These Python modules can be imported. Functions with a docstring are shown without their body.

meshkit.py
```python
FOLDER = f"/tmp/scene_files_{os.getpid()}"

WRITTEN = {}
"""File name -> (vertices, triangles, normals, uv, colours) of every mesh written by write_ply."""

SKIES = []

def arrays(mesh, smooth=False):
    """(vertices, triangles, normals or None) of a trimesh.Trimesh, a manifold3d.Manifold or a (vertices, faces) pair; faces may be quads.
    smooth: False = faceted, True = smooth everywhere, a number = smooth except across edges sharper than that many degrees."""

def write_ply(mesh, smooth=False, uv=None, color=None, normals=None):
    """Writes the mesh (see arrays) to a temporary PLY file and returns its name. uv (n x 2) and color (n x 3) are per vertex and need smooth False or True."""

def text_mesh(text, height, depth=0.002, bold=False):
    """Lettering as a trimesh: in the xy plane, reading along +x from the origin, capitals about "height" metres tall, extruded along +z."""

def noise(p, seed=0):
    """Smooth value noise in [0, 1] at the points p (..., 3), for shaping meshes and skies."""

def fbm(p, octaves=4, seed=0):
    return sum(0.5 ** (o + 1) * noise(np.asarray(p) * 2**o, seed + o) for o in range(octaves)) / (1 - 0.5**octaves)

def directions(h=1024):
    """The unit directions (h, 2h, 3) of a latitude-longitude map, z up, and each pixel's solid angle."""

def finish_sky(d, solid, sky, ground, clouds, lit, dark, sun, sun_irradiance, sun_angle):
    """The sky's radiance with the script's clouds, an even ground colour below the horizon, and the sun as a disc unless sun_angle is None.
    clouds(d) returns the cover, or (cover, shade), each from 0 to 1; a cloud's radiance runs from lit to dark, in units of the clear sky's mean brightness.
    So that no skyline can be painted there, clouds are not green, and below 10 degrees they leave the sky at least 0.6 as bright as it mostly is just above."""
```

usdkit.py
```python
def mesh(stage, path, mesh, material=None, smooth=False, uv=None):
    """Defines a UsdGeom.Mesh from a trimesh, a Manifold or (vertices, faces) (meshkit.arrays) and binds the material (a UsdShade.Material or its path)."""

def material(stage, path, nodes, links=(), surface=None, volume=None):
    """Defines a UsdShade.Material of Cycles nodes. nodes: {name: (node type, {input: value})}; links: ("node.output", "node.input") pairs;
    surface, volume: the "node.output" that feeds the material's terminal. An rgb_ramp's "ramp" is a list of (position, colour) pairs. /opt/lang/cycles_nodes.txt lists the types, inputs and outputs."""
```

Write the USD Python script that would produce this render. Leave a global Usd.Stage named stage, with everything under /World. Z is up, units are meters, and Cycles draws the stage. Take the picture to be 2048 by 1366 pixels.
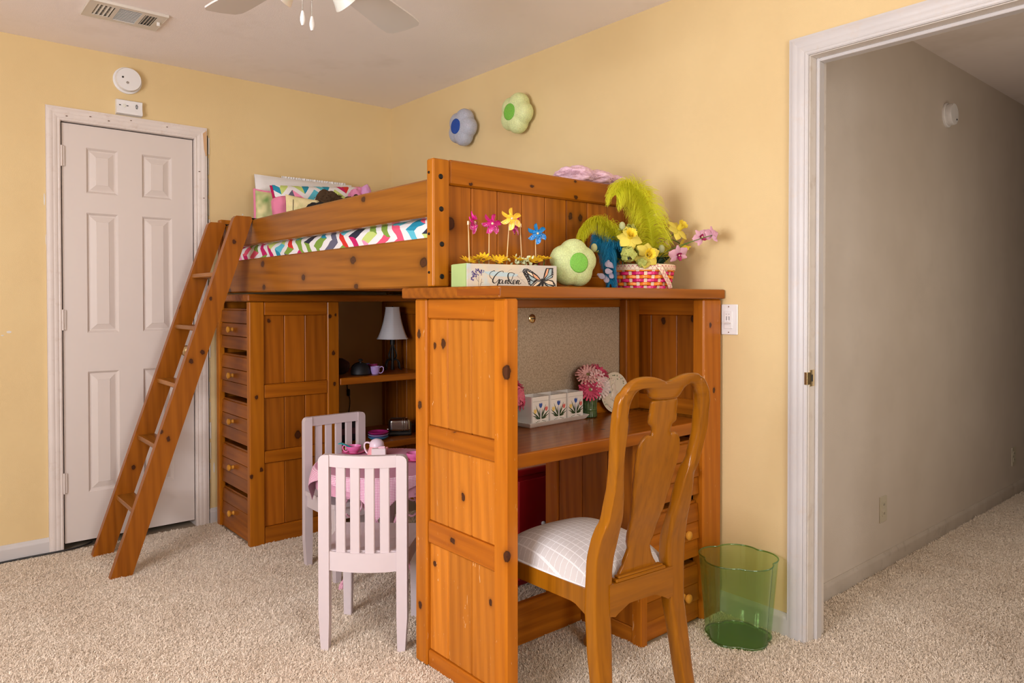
import math, random
import numpy as np
import trimesh
import manifold3d as m3
from shapely.geometry import Polygon, Point, box as sbox, LineString
from shapely.ops import unary_union
from pxr import Usd, UsdGeom, UsdLux, UsdShade, Gf, Sdf, Vt
import usdkit, meshkit

stage = Usd.Stage.CreateInMemory()
UsdGeom.SetStageUpAxis(stage, 'Z'); UsdGeom.SetStageMetersPerUnit(stage, 1.0)
UsdGeom.Xform.Define(stage, '/World'); UsdGeom.Scope.Define(stage, '/World/Looks')
PI = math.pi

# ------------------------------------------------------------------ camera, light, exposure
EXPOSURE = 0.12
CAM = np.array([4.0492, -2.4360, 1.2044])
YAW, PITCH, ROLL = 2.43528, -0.012963, -0.000659
def cam_axes():
    F = np.array([math.cos(PITCH)*math.cos(YAW), math.cos(PITCH)*math.sin(YAW), math.sin(PITCH)])
    R = np.array([math.sin(YAW), -math.cos(YAW), 0.]); U = np.cross(R, F)
    c, s = math.cos(ROLL), math.sin(ROLL)
    return c*R+s*U, -s*R+c*U, F
CR, CU, CF = cam_axes()
cam = UsdGeom.Camera.Define(stage, '/World/camera')
cam.AddTransformOp().Set(Gf.Matrix4d(*CR, 0, *CU, 0, *(-CF), 0, *CAM, 1))
cam.CreateHorizontalApertureAttr(36.0); cam.CreateVerticalApertureAttr(24.01)
cam.CreateFocalLengthAttr(36*1447.48/2048)
cam.CreateVerticalApertureOffsetAttr(-61.2/2048*36)
cam.CreateClippingRangeAttr(Gf.Vec2f(0.05, 100))
cam.CreateExposureAttr(EXPOSURE)

def rect_light(name, pos, aim, w, h, power, col):
    l = UsdLux.RectLight.Define(stage, '/World/' + name)
    f = np.array(aim, float) - pos; f /= np.linalg.norm(f)
    up = np.array([0, 0, 1.]) if abs(f[2]) < .95 else np.array([0, 1., 0])
    r = np.cross(f, up); r /= np.linalg.norm(r); u = np.cross(r, f)
    l.AddTransformOp().Set(Gf.Matrix4d(*r, 0, *u, 0, *(-f), 0, *map(float, pos), 1))
    l.CreateWidthAttr(w); l.CreateHeightAttr(h); l.CreateIntensityAttr(power); l.CreateColorAttr(Gf.Vec3f(*col))
    return l
# daylight through the room's two windows (behind the camera) and through the hall's far window
rect_light('daylight_window', (2.85, -4.12, 1.47), (2.85, 0, 1.35), 1.65, 1.4, 15.9, (.98, 1.0, 1.08))
rect_light('daylight_side_window', (5.42, -1.75, 1.45), (0, -1.5, 1.2), 1.3, 1.3, 10, (1.0, .99, .98))
rect_light('daylight_hall', (4.22, 1.2, 1.3), (2.7, .9, .7), .9, 1.3, 2.5, (1.0, .88, .74))

# ------------------------------------------------------------------ helpers
def lin(r, g, b):
    c = np.array([r, g, b], float)/255
    return tuple(np.where(c <= .04045, c/12.92, ((c+.055)/1.055)**2.4))
_used = {}
def numbered(parent, name):
    k = parent + '/' + name; n = _used.get(k, 0); _used[k] = n+1
    return k if n == 0 else '%s_%03d' % (k, n)
def meta(prim, label=None, cat=None, group=None, kind=None):
    for k, v in (('label', label), ('category', cat), ('group', group), ('kind', kind)):
        if v: prim.SetCustomDataByKey(k, v)
class T:                                # a thing or part: path and where its origin is
    def __init__(s, path, loc, prim): s.path, s.loc, s.prim = path, np.array(loc, float), prim
def thing(name, label, cat, loc=(0, 0, 0), rotz=0, group=None, kind=None, world=True, rot=None):
    """world=True: children come in world coordinates (only without rotation)."""
    p = numbered('/World', name)
    x = UsdGeom.Xform.Define(stage, p); x.AddTranslateOp().Set(Gf.Vec3d(*map(float, loc)))
    if rotz: x.AddRotateZOp().Set(math.degrees(rotz))
    if rot: x.AddRotateXYZOp().Set(Gf.Vec3f(*rot))
    meta(x.GetPrim(), label, cat, group, kind)
    return T(p, loc if world and not rotz and not rot else (0, 0, 0), x.GetPrim())
def dup(src, loc, rotz=0, label=None, group=None, rot=None):
    p = numbered('/World', src.prim.GetName())
    x = UsdGeom.Xform.Define(stage, p); x.GetPrim().GetReferences().AddInternalReference(src.prim.GetPath())
    x.GetPrim().SetInstanceable(True)
    x.ClearXformOpOrder(); 
    x.AddTranslateOp(opSuffix='place').Set(Gf.Vec3d(*map(float, loc)))
    if rotz: x.AddRotateZOp(opSuffix='place').Set(math.degrees(rotz))
    if rot: x.AddRotateXYZOp(opSuffix='place').Set(Gf.Vec3f(*rot))
    was = src.prim.GetCustomData()
    meta(x.GetPrim(), label or was.get('label'), was.get('category'), group or was.get('group'))
    return T(p, (0, 0, 0), x.GetPrim())
def obj(name, mesh, mat, parent=None, smooth=30, label=None, cat=None, group=None, kind=None, uv=None):
    base = parent.path if parent else '/World'
    p = numbered(base, name)
    v, f, n = meshkit.arrays(mesh, False)
    loc = parent.loc if parent else np.zeros(3)
    m = usdkit.mesh(stage, p, (v-loc, f), mat, smooth=smooth if uv is None else True, uv=uv)
    meta(m.GetPrim(), label, cat, group, kind)
    return T(p, loc, m.GetPrim())
def struct(name, mesh, mat, **k): return obj(name, mesh, mat, kind='structure', smooth=k.pop('smooth', 30), **k)

def cat_(*ms):
    V, F, n = [], [], 0
    for m in ms:
        v, f, _ = meshkit.arrays(m, False); V.append(v); F.append(f+n); n += len(v)
    return np.vstack(V), np.vstack(F)
def xf(mesh, rot=None, loc=(0, 0, 0), scale=1.0):
    v, f, _ = meshkit.arrays(mesh, False); v = v*np.asarray(scale)
    if rot is not None: v = v @ np.asarray(rot).T
    return v+np.asarray(loc), f
def rx(a): c, s = math.cos(a), math.sin(a); return np.array([[1, 0, 0], [0, c, -s], [0, s, c]])
def ry(a): c, s = math.cos(a), math.sin(a); return np.array([[c, 0, s], [0, 1, 0], [-s, 0, c]])
def rz(a): c, s = math.cos(a), math.sin(a); return np.array([[c, -s, 0], [s, c, 0], [0, 0, 1]])
def frame_to(d, up=(0, 0, 1)):
    """rotation whose z axis is d"""
    z = np.array(d, float); z /= np.linalg.norm(z); u = np.array(up, float)
    if abs(z @ u) > .98: u = np.array([1., 0, 0])
    x = np.cross(u, z); x /= np.linalg.norm(x); return np.stack([x, np.cross(z, x), z], 1)

_S = np.array([[a, b, c] for a in (-1, 1) for b in (-1, 1) for c in (-1, 1)], float)
_cv = np.vstack([_S*k for k in ([.8, .8, 1], [.8, 1, .8], [1, .8, .8])])
_h = trimesh.convex.convex_hull(_cv)
_match = [int(np.argmin(((_cv-p)**2).sum(1))) for p in _h.vertices]
_BF = np.array([[_match[i] for i in t] for t in _h.faces])
def cb(x0, x1, y0, y1, z0, z1, c=.004):
    """box with chamfered edges"""
    if x1 < x0: x0, x1 = x1, x0
    if y1 < y0: y0, y1 = y1, y0
    if z1 < z0: z0, z1 = z1, z0
    h = np.array([x1-x0, y1-y0, z1-z0])/2; m = np.array([x0+x1, y0+y1, z0+z1])/2; c = min(c, h.min()*.6)
    I = h-c
    v = np.vstack([_S*np.array(k) for k in ([I[0], I[1], h[2]], [I[0], h[1], I[2]], [h[0], I[1], I[2]])])
    return v+m, _BF
def lathe(prof, n=24, cap=True):
    """prof: (r, z) from bottom to top"""
    prof = np.array(prof, float); a = np.arange(n)*2*PI/n; k = len(prof)
    V = np.stack([np.outer(prof[:, 0], np.cos(a)), np.outer(prof[:, 0], np.sin(a)), np.repeat(prof[:, 1:2], n, 1)], -1).reshape(-1, 3)
    i, j = np.meshgrid(np.arange(k-1), np.arange(n), indexing='ij'); j2 = (j+1) % n
    q = np.stack([i*n+j, i*n+j2, (i+1)*n+j2, (i+1)*n+j], -1).reshape(-1, 4)
    F = np.vstack([q[:, [0, 1, 2]], q[:, [0, 2, 3]]])
    if cap:
        V = np.vstack([V, [0, 0, prof[0, 1]], [0, 0, prof[-1, 1]]]); b, t = k*n, k*n+1; j = np.arange(n); j2 = (j+1) % n
        F = np.vstack([F, np.stack([np.full(n, b), j2, j], 1), np.stack([np.full(n, t), (k-1)*n+j, (k-1)*n+j2], 1)])
    return V, F
def tube(pts, r, n=8, cap=True, flat=None):
    p = np.array(pts, float); t = np.gradient(p, axis=0); t /= np.linalg.norm(t, axis=1, keepdims=True)+1e-12
    r = np.broadcast_to(r, (len(p),)); up = np.array([0, 0, 1.]) if abs(t[0, 2]) < .9 else np.array([1., 0, 0])
    A = []
    for k in range(len(p)):
        a = np.cross(t[k], up); a /= np.linalg.norm(a)+1e-12; up = np.cross(a, t[k]); A.append((a, up))
    ang = np.arange(n)*2*PI/n
    fl = flat or 1.0
    V = np.vstack([p[k]+r[k]*(np.cos(ang)[:, None]*A[k][0]+fl*np.sin(ang)[:, None]*A[k][1]) for k in range(len(p))])
    i, j = np.meshgrid(np.arange(len(p)-1), np.arange(n), indexing='ij'); j2 = (j+1) % n
    q = np.stack([i*n+j, i*n+j2, (i+1)*n+j2, (i+1)*n+j], -1).reshape(-1, 4)
    F = np.vstack([q[:, [0, 2, 1]], q[:, [0, 3, 2]]])
    if cap:
        V = np.vstack([V, p[0], p[-1]]); b = len(p)*n; j = np.arange(n); j2 = (j+1) % n
        F = np.vstack([F, np.stack([np.full(n, b), j, j2], 1), np.stack([np.full(n, b+1), (len(p)-1)*n+j2, (len(p)-1)*n+j], 1)])
    return V, F
def spline(pts, n):
    from scipy.interpolate import CubicSpline
    p = np.array(pts, float); d = np.r_[0, np.cumsum(np.linalg.norm(np.diff(p, axis=0), axis=1))]
    return CubicSpline(d, p)(np.linspace(0, d[-1], n))
def ribbon(pts, widths, side, thick=.0006):
    """a thin curved strip with real thickness: centre line, half widths, side directions"""
    p = np.array(pts, float); n = len(p); w = np.broadcast_to(widths, (n,))[:, None]; s = np.broadcast_to(np.array(side, float), (n, 3))
    t = np.gradient(p, axis=0); nn = np.cross(t, s); nn /= np.linalg.norm(nn, axis=1, keepdims=True)+1e-12
    h = nn*thick/2
    V = np.stack([p-w*s-h, p+w*s-h, p+w*s+h, p-w*s+h], 1).reshape(-1, 3); F = []
    for i in range(n-1):
        for a in range(4):
            b = (a+1) % 4; F += [[4*i+a, 4*i+b, 4*i+4+b], [4*i+a, 4*i+4+b, 4*i+4+a]]
    F += [[0, 2, 1], [0, 3, 2], [4*n-4, 4*n-3, 4*n-2], [4*n-4, 4*n-2, 4*n-1]]
    return V, np.array(F)
def grid(P):
    """closed sheet faces for an (a, b, 3) array"""
    a, b = P.shape[:2]; i, j = np.meshgrid(np.arange(a-1), np.arange(b-1), indexing='ij')
    q = np.stack([i*b+j, (i+1)*b+j, (i+1)*b+j+1, i*b+j+1], -1).reshape(-1, 4)
    return P.reshape(-1, 3), np.vstack([q[:, [0, 1, 2]], q[:, [0, 2, 3]]])
def sheet(P, thick=.002):
    """an (a, b, 3) surface given a thickness"""
    a, b = P.shape[:2]; du, dv = np.gradient(P, axis=0), np.gradient(P, axis=1); n = np.cross(du, dv); n /= np.linalg.norm(n, axis=2, keepdims=True)+1e-12
    v, f = grid(P); v2 = (P-n*thick).reshape(-1, 3); N = a*b
    e = [(k, k+1) for k in range(b-1)]+[(k*b+b-1, (k+1)*b+b-1) for k in range(a-1)]+[((a-1)*b+k+1, (a-1)*b+k) for k in range(b-1)]+[((k+1)*b, k*b) for k in range(a-1)]
    s = np.array([[x, y, y+N] for x, y in e]+[[x, y+N, x+N] for x, y in e])
    return np.vstack([v, v2]), np.vstack([f, f[:, ::-1]+N, s])
def extrude(poly, h):
    out = [trimesh.creation.extrude_polygon(g, h, engine='earcut') for g in getattr(poly, 'geoms', [poly]) if g.area > 1e-12]
    return cat_(*out)
def ball(c, r, sub=2, scale=(1, 1, 1)):
    s = trimesh.creation.icosphere(sub, 1.0); return np.array(s.vertices)*np.array(scale)*r+np.array(c), np.array(s.faces)
def rbox(x0, x1, y0, y1, z0, z1, r, seg=3):
    """rounded box: hull of spheres"""
    s = trimesh.creation.uv_sphere(r, count=[2*seg, 4*seg]).vertices
    P = np.vstack([s+[x, y, z] for x in (x0+r, x1-r) for y in (y0+r, y1-r) for z in (z0+r, z1-r)])
    h = trimesh.convex.convex_hull(P); return np.array(h.vertices), np.array(h.faces)

# ------------------------------------------------------------------ materials
LK = '/World/Looks/'
_mats = {}
def principled(name, color, rough=.5, bump=None, **kw):
    """bump: (scale, strength[, detail])"""
    if name in _mats: return _mats[name]
    n = {'p': ('principled_bsdf', {'base_color': color, 'roughness': rough, **kw})}; l = []
    if bump:
        n |= {'g': ('geometry', {}), 'b': ('noise_texture', {'scale': bump[0], 'detail': bump[2] if len(bump) > 2 else 3.0}), 'u': ('bump', {'strength': bump[1], 'distance': .002})}
        l += [('g.position', 'b.vector'), ('b.fac', 'u.height'), ('u.normal', 'p.normal')]
    _mats[name] = usdkit.material(stage, LK+name, n, l, surface='p.BSDF'); return _mats[name]
def mottled(name, c1, c2, scale, rough=.6, bump=None, detail=3.0, stain=None, **kw):
    """two-tone noise; stain: (scale, colour, amount)"""
    n = {'g': ('geometry', {}), 'a': ('noise_texture', {'scale': scale, 'detail': detail}), 'r': ('rgb_ramp', {'ramp': [(.3, c1), (.7, c2)]}), 'p': ('principled_bsdf', {'roughness': rough, **kw})}
    l = [('g.position', 'a.vector'), ('a.fac', 'r.fac')]; out = 'r.color'
    if stain:
        n |= {'s': ('noise_texture', {'scale': stain[0], 'detail': 5.0, 'roughness': .6}), 'sr': ('rgb_ramp', {'ramp': [(.56, (0, 0, 0)), (.74, (stain[2],)*3)]}), 'm': ('mix', {'color2': stain[1]})}
        l += [('g.position', 's.vector'), ('s.fac', 'sr.fac'), ('sr.color', 'm.fac'), ('r.color', 'm.color1')]; out = 'm.color'
    l.append((out, 'p.base_color'))
    if bump:
        n |= {'b': ('noise_texture', {'scale': bump[0], 'detail': 3.0}), 'u': ('bump', {'strength': bump[1], 'distance': .002})}
        l += [('g.position', 'b.vector'), ('b.fac', 'u.height'), ('u.normal', 'p.normal')]
    _mats[name] = usdkit.material(stage, LK+name, n, l, surface='p.BSDF'); return _mats[name]

def wood(name, axis, dark, light, knots=(), rough=.33, local=False, seed=0.0, scale=1.0, scuffs=0.0, vary=.22, coat=.09, wave=.20):
    """varnished pine with the grain along axis; knots: (x, y, z, radius) in the material's coordinates"""
    if name in _mats: return _mats[name]
    dark, light = ((c[0], c[1]*.83, c[2]*.25) for c in (dark, light))
    S = [46.0*scale]*3; S['xyz'.index(axis)] = 1.6*scale
    S2 = [1.0]*3; S2['xyz'.index(axis)] = .07
    n = {'g': ('texture_coordinate', {}) if local else ('geometry', {}), 'oi': ('object_info', {}),
         'off': ('vector_math', {'math_type': 'scale', 'vector1': (3.1+seed, 7.7, 5.3)}), 'add': ('vector_math', {'math_type': 'add'}),
         'mp': ('mapping', {'scale': tuple(S)}), 'mp2': ('mapping', {'scale': tuple(S2)}),
         'n1': ('noise_texture', {'scale': 1.0, 'detail': 5.0, 'roughness': .62, 'distortion': .6}),
         'big': ('noise_texture', {'scale': 3.2*scale, 'detail': 2.0}),
         'w': ('wave_texture', {'wave_type': 'bands', 'bands_direction': 'diagonal', 'profile': 'sine', 'scale': 15.0*scale, 'distortion': 5.0, 'detail': 2.0, 'detail_scale': .7}),
         'm1': ('mix_float', {'fac': wave}), 'm2': ('mix_float', {'fac': .34}),
         'r': ('rgb_ramp', {'ramp': [(.26, dark), (.44, tuple(.42*a+.58*b for a, b in zip(dark, light))), (.58, light), (.78, tuple(min(1, 1.15*c) for c in light))]}),
         'vr': ('map_range', {'from_min': 0, 'from_max': 1, 'to_min': 1-vary, 'to_max': 1+vary*.6}),
         'h': ('hsv', {}), 'p': ('principled_bsdf', {'roughness': rough, 'coat_weight': coat, 'coat_roughness': .18, 'specular_ior_level': .22}),
         'u': ('bump', {'strength': .12, 'distance': .0015})}
    pos = 'g.object' if local else 'g.position'
    l = [('oi.random', 'off.scale'), (pos, 'add.vector1'), ('off.vector', 'add.vector2'), ('add.vector', 'mp.vector'), ('add.vector', 'mp2.vector'),
         ('mp.vector', 'n1.vector'), ('mp2.vector', 'w.vector'), ('mp2.vector', 'big.vector'), ('n1.fac', 'm1.a'), ('w.fac', 'm1.b'), ('m1.result', 'm2.a'), ('big.fac', 'm2.b'),
         ('m2.result', 'r.fac'), ('oi.random', 'vr.value'), ('vr.result', 'h.value'), ('r.color', 'h.color'), ('n1.fac', 'u.height'), ('u.normal', 'p.normal')]
    out = 'h.color'
    if knots:
        prev = None
        n['kn'] = ('noise_texture', {'scale': 60.0, 'detail': 2.0}); n['kj'] = ('vector_math', {'math_type': 'scale', 'scale': .012}); n['ka'] = ('vector_math', {'math_type': 'add'})
        l += [(pos, 'kn.vector'), ('kn.color', 'kj.vector1'), (pos, 'ka.vector1'), ('kj.vector', 'ka.vector2')]
        for i, (x, y, z, r) in enumerate(knots):
            sc = np.ones(3); sc['xyz'.index(axis)] = .72
            n['d%d' % i] = ('vector_math', {'math_type': 'distance', 'vector2': tuple((np.array([x, y, z])+.006)*sc)})
            n['s%d' % i] = ('mapping', {'scale': tuple(sc)}); n['q%d' % i] = ('math', {'math_type': 'divide', 'value2': r})
            l += [('ka.vector', 's%d.vector' % i), ('s%d.vector' % i, 'd%d.vector1' % i), ('d%d.value' % i, 'q%d.value1' % i)]
            cur = 'q%d.value' % i
            if prev:
                n['t%d' % i] = ('math', {'math_type': 'minimum'}); l += [(prev, 't%d.value1' % i), (cur, 't%d.value2' % i)]; cur = 't%d.value' % i
            prev = cur
        kd, kb = (.062, .018, .006), (.030, .008, .003)
        n['kr'] = ('rgb_ramp', {'ramp': [(0, kb), (.06, kd), (.17, kd), (.23, kb), (.27, tuple(.6*c for c in dark)), (.5, dark), (1, dark)]})
        n['kf'] = ('rgb_ramp', {'ramp': [(0, (1, 1, 1)), (.24, (.97,)*3), (.275, (.62,)*3), (.34, (.42,)*3), (.52, (.16,)*3), (.85, (0, 0, 0))]})
        n['kdv'] = ('math', {'math_type': 'divide', 'value2': 4.0}); n['km'] = ('mix', {})
        l += [(prev, 'kdv.value1'), ('kdv.value', 'kr.fac'), ('kdv.value', 'kf.fac'), ('kf.color', 'km.fac'), ('h.color', 'km.color1'), ('kr.color', 'km.color2')]; out = 'km.color'
    if scuffs:
        n |= {'sm': ('mapping', {'scale': (30, 30, 9), 'rotation': (.5, .4, .9)}), 'sv': ('noise_texture', {'scale': 2.2, 'detail': 3.0, 'distortion': 1.5}),
              'sr2': ('rgb_ramp', {'ramp': [(.70, (0, 0, 0)), (.74, (scuffs,)*3)]}), 'sx': ('mix', {'color2': (.82, .55, .30)})}
        l += [(pos, 'sm.vector'), ('sm.vector', 'sv.vector'), ('sv.fac', 'sr2.fac'), ('sr2.color', 'sx.fac'), (out, 'sx.color1')]; out = 'sx.color'
    l.append((out, 'p.base_color'))
    _mats[name] = usdkit.material(stage, LK+name, n, l, surface='p.BSDF'); return _mats[name]

CHEV = [(215, 45, 35), (198, 214, 120), (126, 160, 60), (232, 86, 118), (40, 42, 62), (28, 142, 172), (200, 20, 100), (100, 98, 118), (245, 150, 185), (92, 190, 210)]
def chevron(name, across, along, stripe, zig, amp, jitter=0.0):
    """white and many-coloured zigzag cloth; across/along are 3-vectors: the stripes follow `along`"""
    pal = [lin(*c) for c in CHEV]; N = len(pal)
    stops = []
    for i, c in enumerate(pal): stops += [((i+.001)/N, c)]
    n = {'g': ('geometry', {}), 'jn': ('noise_texture', {'scale': 14.0, 'detail': 1.0}), 'js': ('vector_math', {'math_type': 'scale', 'scale': jitter}), 'ja': ('vector_math', {'math_type': 'add'}),
         'u': ('vector_math', {'math_type': 'dot_product', 'vector2': along}), 'v': ('vector_math', {'math_type': 'dot_product', 'vector2': across}),
         'us': ('math', {'math_type': 'divide', 'value2': zig}), 'pp': ('math', {'math_type': 'pingpong', 'value2': .5}), 'pa': ('math', {'math_type': 'multiply', 'value2': amp*2}),
         'vv': ('math', {'math_type': 'add'}), 'vs': ('math', {'math_type': 'divide', 'value2': stripe}), 'row': ('math', {'math_type': 'floor'}), 'fr': ('math', {'math_type': 'fraction'}),
         'wh': ('math', {'math_type': 'greater_than', 'value2': .54}), 'u2': ('math', {'math_type': 'multiply', 'value2': 2.0}), 'cell': ('math', {'math_type': 'floor'}),
         'cx': ('combine_xyz', {'z': 3.3}), 'wn': ('white_noise_texture', {'dimensions': '3D'}), 'r': ('rgb_ramp', {'ramp': stops, 'interpolate': False}),
         'm': ('mix', {'color2': (.82, .80, .79)}), 'p': ('principled_bsdf', {'roughness': .85})}
    l = [('g.position', 'jn.vector'), ('jn.color', 'js.vector1'), ('g.position', 'ja.vector1'), ('js.vector', 'ja.vector2'), ('ja.vector', 'u.vector1'), ('ja.vector', 'v.vector1'),
         ('u.value', 'us.value1'), ('us.value', 'pp.value1'), ('pp.value', 'pa.value1'), ('pa.value', 'vv.value1'), ('v.value', 'vv.value2'), ('vv.value', 'vs.value1'),
         ('vs.value', 'row.value1'), ('vs.value', 'fr.value1'), ('fr.value', 'wh.value1'), ('us.value', 'u2.value1'), ('u2.value', 'cell.value1'),
         ('cell.value', 'cx.x'), ('row.value', 'cx.y'), ('cx.vector', 'wn.vector'), ('wn.value', 'r.fac'), ('r.color', 'm.color1'), ('wh.value', 'm.fac'), ('m.color', 'p.base_color')]
    _mats[name] = usdkit.material(stage, LK+name, n, l, surface='p.BSDF'); return _mats[name]

def foam(name, c):
    return mottled(name, tuple(.82*x for x in c), tuple(min(1, 1.12*x) for x in c), 220, rough=.55, bump=(160, .5), subsurface_weight=.15)

M_WALL = mottled('wall_paint', (.70, .515, .255), (.745, .565, .29), 1.6, rough=.75, bump=(260, .16), stain=(1.7, (.60, .42, .20), .22))
M_CEIL = mottled('ceiling_paint', (.90, .82, .79), (.93, .85, .82), 2.2, rough=.9, bump=(180, .25), stain=(2.6, (.70, .62, .55), .35))
M_HALL = mottled('hall_paint', (.60, .52, .44), (.65, .57, .49), 3.0, rough=.8, bump=(240, .18), stain=(5.0, (.50, .43, .36), .2))
M_TRIM = mottled('trim_paint', (.56, .53, .52), (.60, .57, .56), 6.0, rough=.4, stain=(24.0, (.60, .50, .42), .4))
M_DOOR = principled('door_paint', (.68, .60, .55), .42, bump=(120, .08))
M_DOORTRIM = mottled('door_trim_paint', (.70, .62, .57), (.74, .66, .61), 8.0, rough=.45, stain=(30.0, (.55, .42, .34), .35))
M_WHITE = principled('white_plastic', (.80, .78, .77), .35)
M_BLACK = principled('black_plastic', (.012, .012, .012), .4)
M_DARK = principled('dark_gap', (.02, .018, .016), .8)
M_BRASS = principled('brass', (.72, .55, .28), .22, metallic=1.0)
M_STEEL = principled('steel', (.55, .54, .52), .25, metallic=1.0)
M_GALV = principled('galvanised_steel', (.30, .30, .29), .5, metallic=.8)
M_BOLT = principled('black_bolt', (.015, .013, .012), .35, metallic=.5)
PD, PL = (.26, .082, .014), (.50, .185, .034)          # pine, dark and light streaks
# ------------------------------------------------------------------ room shell
H = 2.44; XR, YB = 5.3, -4.0          # right and back walls (behind the camera)
HX, HY, HXR = 2.67, 3.3, 4.1          # hall
DY0, DY1, DZ = -1.821, -1.217, 2.069  # closet door opening in the left wall
OX0, OX1, OZ = 2.797, 3.60, 2.059     # doorway opening in the right wall
WT = .115
struct('floor', cat_(cb(-.12, XR+.12, YB-.12, WT, -.08, 0, 0), cb(HX-.12, HXR+.1, WT, HY+.1, -.08, 0, 0)), principled('carpet_backing', (.36, .27, .18), .95))
struct('ceiling', cat_(cb(-.12, XR+.12, YB-.12, .05, H, H+.08, 0), cb(HX-.12, HXR+.1, .05, HY+.1, H, H+.08, 0)), M_CEIL)
WALL_L = struct('wall_left', cat_(cb(-.12, 0, YB-.12, DY0-.012, 0, H, 0), cb(-.12, 0, DY1+.012, WT, 0, H, 0), cb(-.12, 0, DY0-.012, DY1+.012, DZ+.012, H, 0)), M_WALL)
struct('wall_right', cat_(cb(-.0, OX0-.015, 0, WT, 0, H, 0), cb(OX1+.015, XR+.12, 0, WT, 0, H, 0), cb(OX0-.015, OX1+.015, 0, WT, OZ+.015, H, 0)), M_WALL)
WX0, WX1, WZ0, WZ1 = 2.03, 3.67, .78, 2.14
struct('wall_back', cat_(cb(-.12, WX0, YB-.12, YB, 0, H, 0), cb(WX1, XR+.12, YB-.12, YB, 0, H, 0), cb(WX0, WX1, YB-.12, YB, 0, WZ0, 0), cb(WX0, WX1, YB-.12, YB, WZ1, H, 0)), M_WALL)
for y, z, a, b in ((-2.035, 1.065, .010, .006), (-2.06, 1.05, .006, .003), (-1.892, 1.69, .003, .030), (-1.887, 1.50, .002, .025), (-.985, 1.67, .006, .006), (-.955, 1.69, .004, .005), (-1.118, .30, .004, .03), (-1.12, 1.2, .003, .04)): obj('paint_chip', xf(lathe([(0, 0), (1, 0), (.7, .0006), (0, .0007)], 9, False), frame_to((1, 0, 0)), (0, y, z), 1.0) if False else (lambda V, F: (np.stack([V[:, 2], V[:, 0]*a+y, V[:, 1]*b+z], 1), F))(*lathe([(0, 0), (1, 0), (.7, .0006), (0, .0007)], 9, False)), principled('plaster', (.70, .66, .60), .9), WALL_L, label='small white chip in the yellow paint')
VY0, VY1 = -2.38, -1.12
struct('wall_side', cat_(cb(XR, XR+.12, YB, VY0, 0, H, 0), cb(XR, XR+.12, VY1, 0, 0, H, 0), cb(XR, XR+.12, VY0, VY1, 0, .82, 0), cb(XR, XR+.12, VY0, VY1, 2.08, H, 0)), M_WALL)
struct('wall_hall', cat_(cb(HX-.12, HX-.012, WT, HY, 0, H, 0)), M_HALL)
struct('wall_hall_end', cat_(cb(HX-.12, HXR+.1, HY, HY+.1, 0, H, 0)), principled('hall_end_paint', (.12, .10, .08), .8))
struct('wall_hall_far', cat_(cb(HXR, HXR+.1, WT, .75, 0, H, 0), cb(HXR, HXR+.1, 1.65, HY, 0, H, 0), cb(HXR, HXR+.1, .75, 1.65, 0, .65, 0), cb(HXR, HXR+.1, .75, 1.65, 1.95, H, 0)), M_HALL)
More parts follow.
